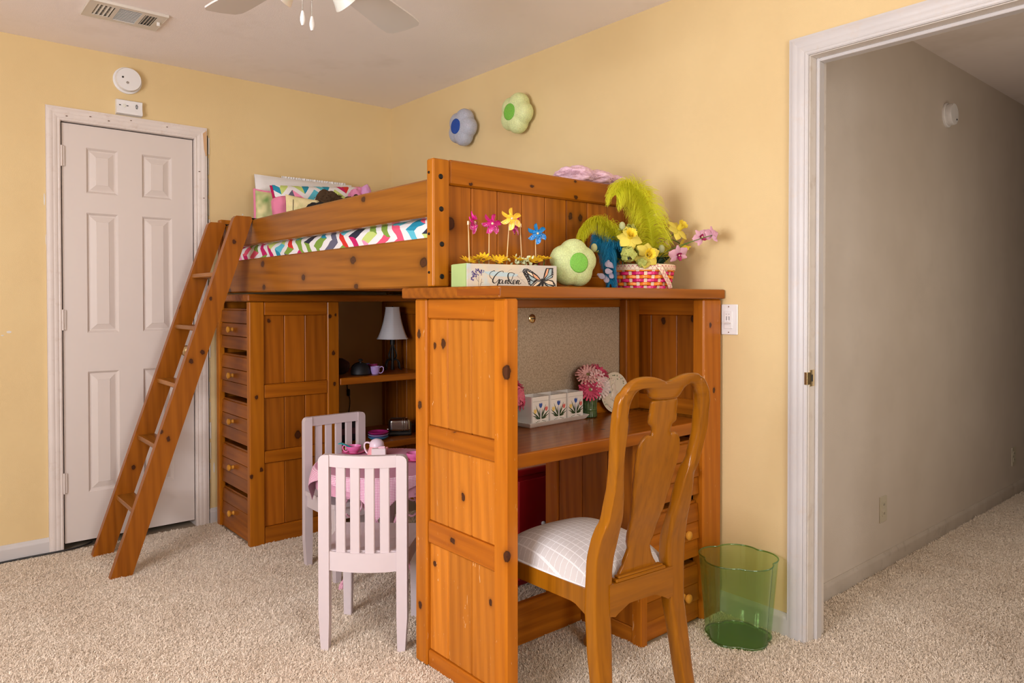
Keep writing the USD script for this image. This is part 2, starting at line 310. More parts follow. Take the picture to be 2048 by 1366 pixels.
def window(n, axis, a0, a1, z0, z1, at):
    t = thing('window_%d' % n, None, None, ((a0+a1)/2, at, z0) if axis == 'x' else (at, (a0+a1)/2, z0), kind='structure')
    def bx(u0, u1, w0, w1): return cb(u0, u1, at-.03, at+.03, w0, w1, .004) if axis == 'x' else cb(at-.03, at+.03, u0, u1, w0, w1, .004)
    obj('frame', cat_(bx(a0, a0+.05, z0, z1), bx(a1-.05, a1, z0, z1), bx(a0, a1, z0, z0+.05), bx(a0, a1, z1-.05, z1)), M_TRIM, t)
    obj('mullion', bx((a0+a1)/2-.02, (a0+a1)/2+.02, z0, z1), M_TRIM, t); obj('meeting_rail', bx(a0, a1, (z0+z1)/2-.02, (z0+z1)/2+.02), M_TRIM, t)
window(1, 'x', WX0, WX1, WZ0, WZ1, YB-.07)
window(2, 'y', VY0, VY1, .82, 2.08, XR+.07)

def baseboard(name, p0, p1, nrm, h=.082, t=.014, mat=M_TRIM, z0=0.0):
    p0, p1, nrm = np.array([*p0, 0.]), np.array([*p1, 0.]), np.array([*nrm, 0.])
    prof = [(0, z0), (t, z0), (t, h*.72), (t*.75, h*.84), (t*.45, h*.93), (t*.3, h), (0, h)]
    V = np.array([q+nrm*d+[0, 0, z] for q in (p0, p1) for d, z in prof]); k = len(prof); F = []
    for i in range(k):
        j = (i+1) % k; F += [[i, j, k+j], [i, k+j, k+i]]
    F += [[0, i+1, i] for i in range(1, k-1)]+[[k, k+i, k+i+1] for i in range(1, k-1)]
    f = np.array(F)
    if np.cross(p1-p0, nrm)[2] > 0: f = f[:, ::-1]
    struct(name, (V, f), mat, smooth=40)
baseboard('baseboard_left', (0, YB), (0, -1.885), (1, 0), mat=M_TRIM)
baseboard('baseboard_left', (0, -1.145), (0, 0), (1, 0))
baseboard('baseboard_right', (0, 0), (2.727, 0), (0, -1))
baseboard('baseboard_hall', (HX-.012, WT+.02), (HX-.012, HY), (1, 0), h=.07, t=.012, mat=mottled('hall_trim_paint', (.50, .43, .36), (.56, .49, .42), 8, rough=.6, stain=(14, (.30, .25, .2), .5)))

# casing: profile across its width (d from the opening edge, h proud of the wall)
PROF = [(0, 0), (0, .009), (.004, .0125), (.010, .0135), (.014, .0115), (.020, .0145), (.030, .0160), (.036, .0150), (.042, .0172), (.052, .0180), (.058, .0165), (.063, .0150), (.068, .0150), (.068, 0)]
def casing_side(a, z0, z1, sgn, to, miter=True, w=1.0):
    """a leg: a = opening edge coordinate, sgn = direction away from the opening; to(u, h, z) -> point"""
    k = len(PROF); V = []
    for e in (0, 1):
        for d, h in PROF: V.append(to(a+sgn*d*w, h, z0 if e == 0 else z1+(d*w if miter else 0)))
    return strip(V, k)
def casing_head(a0, a1, z, to, w=1.0):
    k = len(PROF); V = [to(a0-d*w, h, z+d*w) for d, h in PROF]+[to(a1+d*w, h, z+d*w) for d, h in PROF]
    return strip(V, k)
def strip(V, k):
    V = np.array(V, float); F = []
    for i in range(k):
        j = (i+1) % k; F += [[i, j, k+j], [i, k+j, k+i]]
    F += [[0, i+1, i] for i in range(1, k-1)]+[[k, k+i, k+i+1] for i in range(1, k-1)]
    m = trimesh.Trimesh(V, np.array(F), process=False)
    if m.volume < 0: m.invert()
    return np.array(m.vertices), np.array(m.faces)
toL = lambda u, h, z: (h, u, z)
toR = lambda u, h, z: (u, -h, z)
# closet door casing
t = thing('trim_1', None, None, (0, -1.5, 0), kind='structure')
obj('casing_leg', casing_side(DY0-.004, 0, DZ+.004, -1, toL, w=.9), M_DOORTRIM, t); obj('casing_leg', casing_side(DY1+.004, 0, DZ+.004, 1, toL, w=.93), M_DOORTRIM, t)
obj('casing_head', casing_head(DY0-.004, DY1+.004, DZ+.004, toL, w=.93), M_DOORTRIM, t)
obj('jamb', cat_(cb(-.12, -.001, DY0-.012, DY0-.003, 0, DZ, .001), cb(-.12, -.001, DY1+.003, DY1+.012, 0, DZ, .001), cb(-.12, -.001, DY0-.012, DY1+.012, DZ+.003, DZ+.012, .001)), M_DOORTRIM, t)
obj('gap_strip', cat_(cb(.0005, .006, DY1+.069, DY1+.074, .02, 2.10, .001)), M_DARK, t, label='dark crack beside the loose casing')
obj('bare_patch', (lambda p: xf(extrude(p, .0010), np.array([[0, 0, 1], [1, 0, 0], [0, 1, 0]]), (.0176, 0, 0)))(Polygon([(-1.172, 2.105), (-1.153, 2.122), (-1.151, 1.99), (-1.157, 1.985), (-1.166, 2.02)])), principled('bare_wood', (.62, .38, .20), .7), t, label='bare wood where the paint has split off')
obj('chipped_plaster', cat_(*[cb(.0, .004, -1.1405+.002*math.sin(i*3), -1.1355+.003*math.sin(i*5+1), 2.00-.11*i, 2.09-.11*i, .001) for i in range(18)]), principled('plaster', (.70, .66, .60), .9), t, label='ragged strip of plaster beside the casing')
for y, z in ((-1.80, 2.095), (-1.70, 2.108), (-1.62, 2.100), (-1.52, 2.118), (-1.35, 2.112), (-1.19, 1.90), (-1.168, 1.76)): obj('nail_hole', cb(.0150, .0190, y-.0045, y+.0035, z-.0018, z+.0018, .0005), principled('old_nail', (.16, .09, .06), .8), t)
# closet door
d = thing('door_1', None, None, (-.02, (DY0+DY1)/2, 0), kind='structure')
X0, X1 = -.042, -.006
cols = [(-1.716, -1.577), (-1.466, -1.323)]; rows = [(.268, .861), (1.052, 1.641), (1.738, 1.959)]
face = sbox(DY0+.002, .034, DY1-.002, DZ-.003)
holes = unary_union([sbox(y0, z0, y1, z1) for y0, y1 in cols for z0, z1 in rows])
toX = np.array([[0, 0, 1], [1, 0, 0], [0, 1, 0]])
obj('slab', cat_(xf(extrude(face, X1-.012-X0), toX, (X0, 0, 0)), xf(extrude(face.difference(holes), .012), toX, (X1-.012, 0, 0))), M_DOOR, d)
def raised(y0, y1, z0, z1):
    rings = []
    for ins, dep in ((0, -.0005), (.004, -.004), (.010, -.0105), (.016, -.0105), (.041, -.0025), (.0425, -.0012)):
        rings.append([(X1+dep, y, z) for y, z in ((y0+ins, z0+ins), (y1-ins, z0+ins), (y1-ins, z1-ins), (y0+ins, z1-ins))])
    V = np.array(rings).reshape(-1, 3); F = []
    for r in range(len(rings)-1):
        for i in range(4):
            j = (i+1) % 4; F += [[4*r+i, 4*r+j, 4*r+4+j], [4*r+i, 4*r+4+j, 4*r+4+i]]
    b = 4*(len(rings)-1); F += [[b, b+1, b+2], [b, b+2, b+3]]
    return V, np.array(F)
for y0, y1 in cols:
    for z0, z1 in rows: obj('panel', raised(y0, y1, z0, z1), M_DOOR, d, smooth=False)
for z in (1.905, 1.117, .328):
    h = obj('hinge', cb(-.004, .004, DY0-.012, DY0+.012, z-.048, z+.048, .001), M_DOORTRIM, d)
    obj('hinge_pin', tube([(.006, DY0-.001, z-.05), (.006, DY0-.001, z+.05)], .0055, 10), M_DOORTRIM, h)
k = obj('knob', xf(lathe([(.0, 0), (.026, 0), (.028, .004), (.022, .008), (.011, .011), (.010, .024), (.018, .030), (.0255, .040), (.026, .048), (.021, .056), (.010, .059), (.0, .0595)], 24, False), frame_to((1, 0, 0)), (X1, -1.262, .945)), M_BRASS, d, label='round brass door knob')
# doorway casing and jamb
t = thing('trim_2', None, None, (2.8, 0, 0), kind='structure')
obj('casing_leg', casing_side(OX0-.002, 0, OZ+.002, -1, toR), M_TRIM, t); obj('casing_leg', casing_side(OX1+.002, 0, OZ+.002, 1, toR), M_TRIM, t)
obj('casing_head', casing_head(OX0-.002, OX1+.002, OZ+.002, toR), M_TRIM, t)
M_JAMB = mottled('jamb_paint', (.66, .60, .54), (.72, .66, .60), 9.0, rough=.5, stain=(26.0, (.48, .38, .3), .4))
for x0, x1, z0, z1 in ((OX0-.014, OX0, 0, OZ+.014), (OX1, OX1+.014, 0, OZ+.014), (OX0, OX1, OZ, OZ+.014)): obj('jamb', cb(x0, x1, -.001, WT+.002, z0, z1, .001), M_JAMB, t)
for x0, x1, z0, z1 in ((OX0, OX0+.012, 0, OZ), (OX1-.012, OX1, 0, OZ), (OX0+.012, OX1-.012, OZ-.012, OZ)): obj('stop', cb(x0, x1, .042, .078, z0, z1, .002), M_TRIM, t)
s = obj('strike_plate', cb(OX0-.0005, OX0+.0012, .006, .038, .905, .963, .0008), M_BRASS, t, label='brass strike plate')
obj('latch_hole', cb(OX0+.001, OX0+.0016, .014, .026, .922, .946, .0004), M_DARK, s); obj('lip', cb(OX0-.010, OX0+.0012, -.0145, .010, .912, .956, .001), M_BRASS, s)

# hall fittings
def outlet(name, label, x, y, z):
    t = thing(name, label, 'outlet', (x, y, z))
    obj('plate', cb(x, x+.005, y-.036, y+.036, z-.058, z+.058, .002), principled('ivory_plastic', (.56, .50, .38), .4), t)
    for dz in (-.02, .02):
        r = obj('socket', cb(x+.004, x+.007, y-.016, y+.016, z+dz-.013, z+dz+.013, .002), principled('ivory_plastic', (.56, .50, .38), .4), t)
        for dy in (-.006, .006): obj('slot', cb(x+.0065, x+.0074, y+dy-.0012, y+dy+.0012, z+dz-.004, z+dz+.006, .0003), M_DARK, r)
outlet('wall_outlet', 'ivory wall outlet low on the hall wall, nearer the doorway', HX-.012, .95, .267)
outlet('wall_outlet', 'ivory wall outlet at the far end of the hall wall', HX-.012, 2.845, .24)
def disc_alarm(name, label, c, nrm, R):
    t = thing(name, label, 'smoke detector', c)
    Rm = frame_to(nrm)
    obj('base', xf(lathe([(0, 0), (R, 0), (R, .008), (R-.004, .011), (0, .011)], 48, False), Rm, c), M_WHITE, t)
    obj('cover', xf(lathe([(R*.86, .011), (R*.88, .020), (R*.88, .034), (R*.84, .039), (0, .0405)], 48, False), Rm, c), M_WHITE, t)
    return t, Rm
t, Rm = disc_alarm('smoke_detector', 'round white smoke detector on the yellow wall above the closet door', (0.0, -1.533, 2.318), (1, 0, 0), .066)
obj('sensor_hole', xf(lathe([(0, .0403), (.0045, .0403), (.0045, .042), (0, .042)], 12, False), Rm, (0, -1.561, 2.324)), M_DARK, t)
obj('test_button', xf(lathe([(0, .0403), (.0065, .0403), (.006, .043), (0, .0432)], 16, False), Rm, (0, -1.540, 2.300)), M_STEEL, t)
t, Rm = disc_alarm('smoke_detector', 'round white smoke detector high on the grey hall wall', (HX-.012, 1.69, 2.16), (1, 0, 0), .062)
obj('sensor_hole', xf(lathe([(0, .0403), (.004, .0403), (.004, .042), (0, .042)], 12, False), Rm, (HX-.012, 1.715, 2.135)), M_DARK, t)
# carbon monoxide alarm over the door
t = thing('carbon_monoxide_alarm', 'white rectangular alarm box resting on the closet door casing', 'alarm', (0, -1.529, 2.141))
P = Polygon([(0, 0), (.030, .004), (.033, .012), (.027, .035), (.026, .055), (.030, .070), (.026, .073), (0, .073)])
V, F = extrude(P, .118); obj('body', (np.stack([V[:, 0], -1.588+V[:, 2], 2.142+V[:, 1]], 1), F), M_WHITE, t, smooth=50)
obj('button', xf(lathe([(0, 0), (.009, 0), (.008, .003), (0, .0035)], 20, False), frame_to((1, 0, 0)), (.0262, -1.553, 2.186)), principled('cream_plastic', (.76, .74, .66), .35), t)
for y, w in ((-1.572, .004), (-1.538, .004)): obj('indicator', cb(.026, .0285, y-w, y+w, 2.185, 2.189, .001), M_DARK, t)
for i in range(4): obj('grille_slot', cb(.025, .0285, -1.496-(.006 if i in (1, 2) else .004), -1.496+(.006 if i in (1, 2) else .004), 2.1775+.006*i, 2.1805+.006*i, .0005), M_DARK, t)
obj('print_line', cat_(cb(.0285, .0295, -1.540, -1.502, 2.1655, 2.1665, .0002), cb(.0297, .0305, -1.530, -1.515, 2.161, 2.1618, .0002)), principled('grey_print', (.35, .33, .33), .6), t)

# air vent in the ceiling
t = thing('air_vent', 'cream metal ceiling vent with louvred grille above the closet door', 'vent', (.6, -1.67, H))
vx0, vx1, vy0, vy1 = .487, .702, -1.822, -1.523
M_VENT = principled('cream_enamel', (.66, .60, .52), .4)
fr = sbox(vx0+.0035, vy0+.0035, vx1-.0035, vy1-.0035); wins = [sbox(vx0+.045, vy0+.034, vx1-.04, vy0+.100), sbox(vx0+.030, vy0+.116, vx1-.03, vy1-.098), sbox(vx0+.045, vy1-.084, vx1-.04, vy1-.036)]
obj('frame', xf(extrude(fr.difference(unary_union(wins)), .004), None, (0, 0, H-.009)), M_VENT, t); 
obj('rim', cat_(cb(vx0, vx0+.004, vy0, vy1, H-.0095, H, .001), cb(vx1-.004, vx1, vy0, vy1, H-.012, H, .001), cb(vx0+.0041, vx1-.0041, vy0, vy0+.004, H-.0095, H, .001), cb(vx0+.0041, vx1-.0041, vy1-.004, vy1, H-.0095, H, .001)), M_VENT, t)
obj('duct', cb(vx0+.01, vx1-.01, vy0+.01, vy1-.01, H-.0015, H-.0005, 0), M_GALV, t)
def slat(x0, x1, y0, y1, tilt, along):
    if along == 'x':
        V, F = cb(x0, x1, -.005, .005, -.0007, .0007, .0002); return V@rx(tilt).T+[0, (y0+y1)/2, H-.006], F
    V, F = cb(-.005, .005, y0, y1, -.0007, .0007, .0002); return V@ry(tilt).T+[(x0+x1)/2, 0, H-.006], F
b = wins[0].bounds
for i in range(4): obj('louvre', slat(b[0], b[2], b[1]+.0165*i+.004, b[1]+.0165*i+.012, -.9, 'x'), M_VENT, t)
obj('damper', cat_(*[cb(b[0]+.01+.033*i, b[0]+.012+.033*i, b[1], b[3], H-.005, H-.002, 0) for i in range(4)]), M_GALV, t)
b = wins[1].bounds
for i in range(15):
    x = b[0]+(b[2]-b[0])*(i+.5)/15; obj('louvre', slat(x-.005, x+.005, b[1], b[3], .55, 'y'), principled('white_enamel', (.80, .77, .74), .35), t)
b = wins[2].bounds
for i in range(4): obj('louvre', slat(b[0], b[2], b[1]+.012*i+.002, b[1]+.012*i+.012, .75, 'x'), M_VENT, t)
obj('lever', cb(vx1-.10, vx1-.088, vy1-.026, vy1-.014, H-.024, H-.008, .002), principled('white_enamel', (.80, .77, .74), .35), t)

# dimmer switch on the right wall
t = thing('dimmer_switch', 'white fan and light dimmer switch plate on the yellow wall beside the desk', 'switch', (2.482, 0, 1.135))
obj('plate', (lambda V, F: (V, F))(*cb(2.446, 2.518, -.007, 0, 1.077, 1.193, .003)), M_WHITE, t)
obj('rocker', cb(2.462, 2.497, -.0105, -.006, 1.100, 1.168, .0012), M_WHITE, t)
obj('slider', xf(cb(-.015, .015, -.011, .006, -.002, .002, .0015), rx(.25), (2.477, -.012, 1.124)), M_WHITE, t)
for x in (2.473, 2.484): obj('slot', cb(x-.001, x+.001, -.0112, -.0100, 1.132, 1.147, .0002), M_DARK, t)
for x in (2.472, 2.483): obj('mark', cb(x-.003, x+.003, -.0111, -.0102, 1.155, 1.1566, .0001), principled('grey_print', (.35, .33, .33), .6), t)
for z in (1.184, 1.086): obj('screw', xf(lathe([(0, 0), (.003, 0), (.0025, .0012), (0, .0014)], 10, False), frame_to((0, -1, 0)), (2.480, -.0068, z)), M_STEEL, t)
# cable along the left baseboard
obj('cable', tube(spline([(.02, -2.6, .012), (.03, -2.2, .010), (.025, -1.95, .012), (.03, -1.86, .013), (.02, -1.78, .012), (-.03, -1.70, .012)], 60), .0045, 8), M_BLACK, None, label='thin black cable running along the left baseboard to the closet door', cat='cable')
# ------------------------------------------------------------------ bed and its furniture
YF = -1.11                            # front face of bed, chest and desk end panel
kn = lambda P, r=.011: [(*p[:3], p[3] if len(p) > 3 else r) for p in P]
W_RAIL = wood('pine_rail', 'x', (.17, .062, .014), (.30, .122, .034), kn([(.677, -1.11, 1.383, .013), (.693, -1.11, 1.272, .012), (1.127, -1.11, 1.308, .013), (1.565, -1.11, 1.361, .015), (1.588, -1.11, 1.262), (2.046, -1.11, 1.333, .016), (.239, -1.11, 1.26), (1.647, -1.11, 1.583, .010), (1.287, -1.11, 1.606, .005)]))
W_FOOTP = wood('pine_foot_plank', 'z', (.20, .066, .014), (.37, .135, .030), kn([(2.09, -1.035, 1.462, .016), (2.09, -.749, 1.511, .006), (2.09, -.475, 1.529, .011), (2.09, -.421, 1.527, .011)]))
W_POST = wood('pine_post', 'z', (.36, .125, .014), (.54, .21, .032))
W_Y = wood('pine_cross', 'y', (.31, .105, .012), (.48, .175, .026), kn([(2.108, -.682, 1.621, .006), (2.108, -.457, 1.601, .007), (2.108, -.46, 1.66, .006), (2.108, -.958, 1.599, .006)]))
W_X = wood('pine_long', 'x', PD, PL)
W_DARKX = wood('pine_dark_long', 'x', (.16, .050, .012), (.30, .105, .022))
W_TOPY = wood('pine_top_edge', 'y', (.20, .060, .012), (.36, .125, .024))
W_Z = wood('pine_upright', 'z', PD, PL)
M_KNOB = wood('light_knob_wood', 'z', (.50, .24, .085), (.66, .36, .15), vary=.1)

# --- loft bed frame
t = thing('loft_bed', 'honey pine loft bed with panelled footboard and two long side rails', 'bed', (1.05, -.55, 1.25))
obj('guard_rail', cb(.13, 2.072, YF, YF+.036, 1.482, 1.605, .006), W_RAIL, t)
obj('side_rail', cb(.10, 2.072, YF, YF+.036, 1.250, 1.414, .006), W_RAIL, t)
obj('side_rail', cb(.10, 2.072, -.055, -.020, 1.250, 1.414, .006), W_RAIL, t)
obj('foot_post', rbox(2.070, 2.110, YF-.006, -1.047, 1.252, 1.669, .009), W_POST, t, smooth=40)
obj('foot_post', rbox(2.070, 2.110, -.075, -.012, 1.252, 1.672, .009), W_POST, t, smooth=40)
obj('top_rail', cb(2.070, 2.106, -1.046, -.076, 1.588, 1.671, .006), W_Y, t)
obj('bottom_rail', cb(2.070, 2.100, -1.046, -.076, 1.252, 1.300, .004), W_Y, t)
for a, b in zip([-1.046, -.948, -.834, -.721, -.608, -.497, -.382, -.267, -.16], [-.948, -.834, -.721, -.608, -.497, -.382, -.267, -.16, -.076]):
    obj('plank', cb(2.074, 2.094, a+.0006, b-.0006, 1.300, 1.590, .0035), W_FOOTP, t)
def bolt(p, n, r):
    return xf(lathe([(0, 0), (r, 0), (r, .0012), (r*.72, .003), (r*.62, .0022), (0, .002)], 16, False), frame_to(n), p)
for y, z in ((-1.085, 1.610), (-1.083, 1.505), (-1.081, 1.391), (-1.081, 1.286)): obj('bolt', bolt((2.1098, y, z), (1, 0, 0), .0085), M_BOLT, t)
for z in (1.623, 1.424, 1.299): obj('screw', bolt((2.088, YF-.0058, z), (0, -1, 0), .0045), M_BOLT, t)
obj('head_post', rbox(.085, .128, YF-.012, -1.04, 1.25, 1.640, .009), W_POST, t, smooth=40)
obj('head_post', rbox(.045, .085, -.075, -.015, 1.25, 1.640, .009), W_POST, t, smooth=40)
obj('head_board', cb(.052, .080, -1.07, -.076, 1.27, 1.60, .006), W_Y, t)
for i in range(9): obj('slat', cb(.16+.215*i, .25+.215*i, -1.072, -.056, 1.262, 1.280, .003), W_Y, t)

# --- ladder leaning on the bed
t = thing('ladder', 'pine bunk ladder with five rungs leaning on the loft bed', 'ladder', (.36, -1.67, 0))
def stile(x0, x1):
    P = Polygon([(-1.740, .0), (-1.652, .0), (-1.1125, 1.600), (-1.119, 1.616), (-1.189, 1.616), (-1.201, 1.604)]).buffer(-.004).buffer(.004)
    V, F = extrude(P, x1-x0); return np.stack([x0+V[:, 2], V[:, 0], V[:, 1]], 1), F
W_LAD = wood('pine_ladder', 'z', (.22, .070, .014), (.36, .13, .028), kn([(.56, -1.20, 1.49, .008), (.56, -1.40, .93, .009), (.56, -1.35, .97, .008), (.56, -1.50, .585, .008), (.56, -1.53, .62, .007), (.19, -1.35, 1.18, .007), (.19, -1.56, .40, .008), (.56, -1.31, 1.22, .006)]))
obj('stile', stile(.523, .560), W_LAD, t); obj('stile', stile(.155, .190), W_LAD, t)
for z, y in ((1.335, -1.240), (1.080, -1.322), (.815, -1.407), (.545, -1.498), (.268, -1.592)):
    obj('rung', cb(.186, .527, y-.045, y+.038, z-.012, z+.010, .004), wood('pine_rung', 'x', (.20, .075, .022), (.36, .16, .055)), t)
for x in (.1725, .5415): obj('hook', cb(x-.012, x+.012, -1.125, -1.075, 1.606, 1.611, .001), M_BOLT, t)

# --- frames with panelling, shared by chest and desk
def louvre_drawer(t, y0, y1, x, z0, z1, face, mat, knob):
    """a drawer front of three lapped slats; face 'y' looks towards -y, 'x' towards +x"""
    hz = (z1-z0-.030)/3; zs = [z0+.002+hz*i for i in range(3)]
    d = obj('drawer', (cb(y0, y1, x+.012, x+.30, z0, z1-.020, .002) if face == 'y' else cb(x-.30, x-.012, y0, y1, z0, z1-.020, .002)), W_DARKX, t)
    for i, z in enumerate(zs):
        dep = .0 if i != 1 else -.002
        Pz = [(0.014, z), (dep-.002, z+.002), (dep+.003, z+hz-.004), (dep+.007, z+hz-.001), (.014, z+hz-.001)]
        V, F = extrude(Polygon(Pz), y1-y0)
        P = np.stack([y0+V[:, 2], x+V[:, 0], V[:, 1]], 1) if face == 'y' else np.stack([x-V[:, 0], y0+V[:, 2], V[:, 1]], 1)
        m = trimesh.Trimesh(P, F, process=False)
        if m.volume < 0: m.invert()
        obj('slat', (np.array(m.vertices), np.array(m.faces)), mat, d)
    zk = zs[1]+hz*.5; p = ((knob, x+.002, zk) if face == 'y' else (x-.002, knob, zk))
    obj('knob', xf(lathe([(0, 0), (.0105, 0), (.0115, .004), (.009, .010), (.0085, .014), (.013, .018), (.0165, .024), (.016, .030), (.010, .034), (0, .035)], 20, False), frame_to((0, -1, 0) if face == 'y' else (1, 0, 0)), p), M_KNOB, d, label='turned light wood drawer knob')

# --- chest with open shelves under the head of the bed
t = thing('storage_chest', 'pine chest with five louvred drawers and open shelves under the bed head', 'chest of drawers', (.28, -.55, 0))
W_CHP = wood('pine_chest_plank', 'z', (.22, .066, .012), (.36, .125, .026), kn([(.53, -.872, .524, .016), (.53, -1.02, 1.11, .008)]))
W_CHPOST = wood('pine_chest_post', 'z', (.31, .105, .012), (.44, .165, .022), kn([(.54, -1.09, .735, .008), (.54, -1.067, .377, .008), (.54, -1.116, .35, .008), (.54, -.698, 1.127, .008), (.54, -.666, 1.134, .006), (.54, -.679, .934, .009), (.54, -.674, .77, .008)]))
W_CHD = wood('pine_chest_drawer', 'x', (.18, .055, .012), (.31, .105, .022))
W_CHR = wood('pine_chest_rail', 'y', (.20, .058, .010), (.36, .125, .020))
obj('top_board', cb(.03, .556, -1.135, -.008, 1.205, 1.241, .006), W_CHR, t)
obj('post', rbox(.502, .541, -1.124, -1.049, 0, 1.204, .006), W_CHPOST, t); obj('post', cb(.502, .541, -.711, -.646, 0, 1.204, .004), W_CHPOST, t)
for z0, z1 in ((1.136, 1.204), (.725, .793), (.402, .462), (.0, .085)): obj('rail', cb(.506, .538, -1.049, -.711, z0, z1, .004), W_CHR, t)
for z0, z1 in ((.793, 1.136), (.462, .725), (.085, .402)):
    for a, b in ((-1.049, -.941), (-.941, -.831), (-.831, -.711)): obj('plank', cb(.512, .526, a+.0006, b-.0006, z0, z1, .003), W_CHP, t)
obj('stile', cb(.046, .088, -1.118, -1.085, 0, 1.204, .004), W_CHPOST, t)
obj('side_panel', cb(.046, .062, -1.085, -.62, .0, 1.204, .003), W_CHP, t); obj('back_panel', cb(.062, .502, -.650, -.638, .02, 1.204, .002), W_CHP, t)
for i in range(5): louvre_drawer(t, .090, .501, -1.104, .958-.2385*i, 1.190-.2385*i, 'y', W_CHD, .258)
obj('plinth', cb(.088, .502, -1.100, -1.08, 0, .002+.02, .002), W_CHD, t)
obj('shelf', cb(.03, .541, -.640, -.072, .760, .797, .004), W_CHR, t); obj('shelf', cb(.03, .541, -.640, -.072, .388, .424, .004), W_CHR, t)
obj('end_post', cb(.500, .541, -.075, -.020, 0, 1.204, .004), W_CHPOST, t); obj('end_post', cb(.004, .045, -.075, -.020, 0, 1.204, .004), W_CHPOST, t)
for z0, z1 in ((1.13, 1.204), (.0, .08)): obj('end_rail', cb(.045, .500, -.068, -.028, z0, z1, .003), W_X, t)
for i in range(4): obj('end_plank', cb(.045+.1138*i+.0006, .045+.1138*(i+1)-.0006, -.060, -.044, .08, 1.13, .003), W_CHP, t)

# --- desk under the foot of the bed
t = thing('desk', 'pine desk with panelled end, shelf top and three louvred drawers', 'desk', (2.25, -.55, 0))
W_DP = wood('pine_desk_plank', 'z', (.37, .125, .030), (.57, .225, .065), kn([(2.092, -1.095, 1.06, .008), (2.14, -1.095, 1.069, .012), (2.246, -1.095, .598, .009), (2.089, -1.095, .345, .007), (2.38, -1.095, .311, .007)]), scuffs=.55)
W_DPOST = wood('pine_desk_post', 'z', (.37, .115, .014), (.52, .19, .032), kn([(2.018, -1.11, 1.097, .010), (2.023, -1.11, .861, .010), (2.471, -1.11, 1.002, .016), (2.471, -1.108, .474, .013), (2.021, -1.11, .191, .010), (2.45, -.085, 1.115, .007), (2.45, -.061, .866, .008)]), scuffs=.35)
W_DR = wood('pine_desk_rail', 'x', (.32, .095, .012), (.47, .160, .024), kn([(2.207, -1.11, .799, .009), (2.198, -1.11, .451, .010)]), scuffs=.35)
W_DARKY = wood('pine_shade_rail', 'y', PD, PL)
obj('top_board', rbox(1.940, 2.464, -1.130, .0-.004, 1.214, 1.250, .007), W_TOPY, t, smooth=40)
obj('top_mend', cb(2.26, 2.4642, -1.1306, -1.128, 1.222, 1.2425, .001), wood('pine_dark_patch', 'x', (.12, .03, .010), (.24, .07, .018)), t, label='darker mended corner of the top board')
obj('post', cb(1.993, 2.060, -1.110, -1.062, 0, 1.213, .005), W_DPOST, t); obj('post', cb(2.412, 2.470, -1.112, -1.062, 0, 1.213, .006), W_DPOST, t)
for z0, z1 in ((1.149, 1.213), (.733, .797), (.410, .483), (.0, .055)): obj('rail', cb(2.060, 2.412, -1.104, -1.068, z0, z1, .004), W_DR, t)
for z0, z1 in ((.797, 1.149), (.483, .733), (.055, .410)):
    for a, b in ((2.060, 2.164), (2.164, 2.288), (2.288, 2.412)): obj('plank', cb(a+.0006, b-.0006, -1.097, -1.080, z0, z1, .004), W_DP, t)
W_IN = wood('pine_inside_plank', 'z', (.20, .060, .012), (.40, .14, .028), kn([(2.212, -.055, 1.125, .011), (2.353, -.055, 1.135, .010)]))
# right-hand end panel against the wall
obj('post', cb(2.400, 2.452, -.128, -.012, 0, 1.213, .006), W_DPOST, t); obj('post', cb(2.054, 2.094, -.150, -.066, .757, 1.213, .004), W_Z, t); obj('post', cb(1.995, 2.037, -.085, -.020, 0, .71, .004), W_DPOST, t)
for z0, z1 in ((1.150, 1.213), (.757, .82)): obj('end_rail', cb(2.037, 2.400, -.068, -.030, z0, z1, .003), W_X, t)
for a, b in ((2.037, 2.149), (2.149, 2.277), (2.277, 2.400)): obj('end_plank', cb(a+.0006, b-.0006, -.058, -.044, .05, 1.150, .003), W_IN, t)
# back: particle board, with a rail above it
M_PB = mottled('particle_board', (.35, .26, .17), (.58, .45, .32), 170, rough=.8, bump=(180, .3), detail=4, stain=(230, (.14, .085, .045), .9))
obj('back_board', cb(2.046, 2.052, -1.062, -.068, .745, 1.181, .001), M_PB, t, label='speckled particle board back'); obj('back_rail', cb(2.030, 2.058, -1.062, -.085, 1.181, 1.213, .003), W_DARKY, t)
obj('back_cleat', cb(2.052, 2.072, -.60, -.085, .755, .80, .003), W_DARKY, t)
cl = obj('cam_lock', xf(lathe([(0, 0), (.016, 0), (.0165, .004), (.012, .007), (0, .008)], 24, False), frame_to((1, 0, 0)), (2.052, -.636, 1.141)), M_BRASS, t, label='round metal cam lock on the back board')
obj('cam_slot', cb(2.0595, 2.061, -.646, -.626, 1.139, 1.1425, .0003), M_DARK, cl)
obj('desktop', rbox(1.995, 2.452, -1.060, -.105, .712, .756, .007), wood('pine_desktop', 'y', (.20, .060, .012), (.36, .125, .030), kn([(2.28, -.20, .756, .009), (2.33, -.55, .756, .006)]), rough=.26), t, smooth=40)
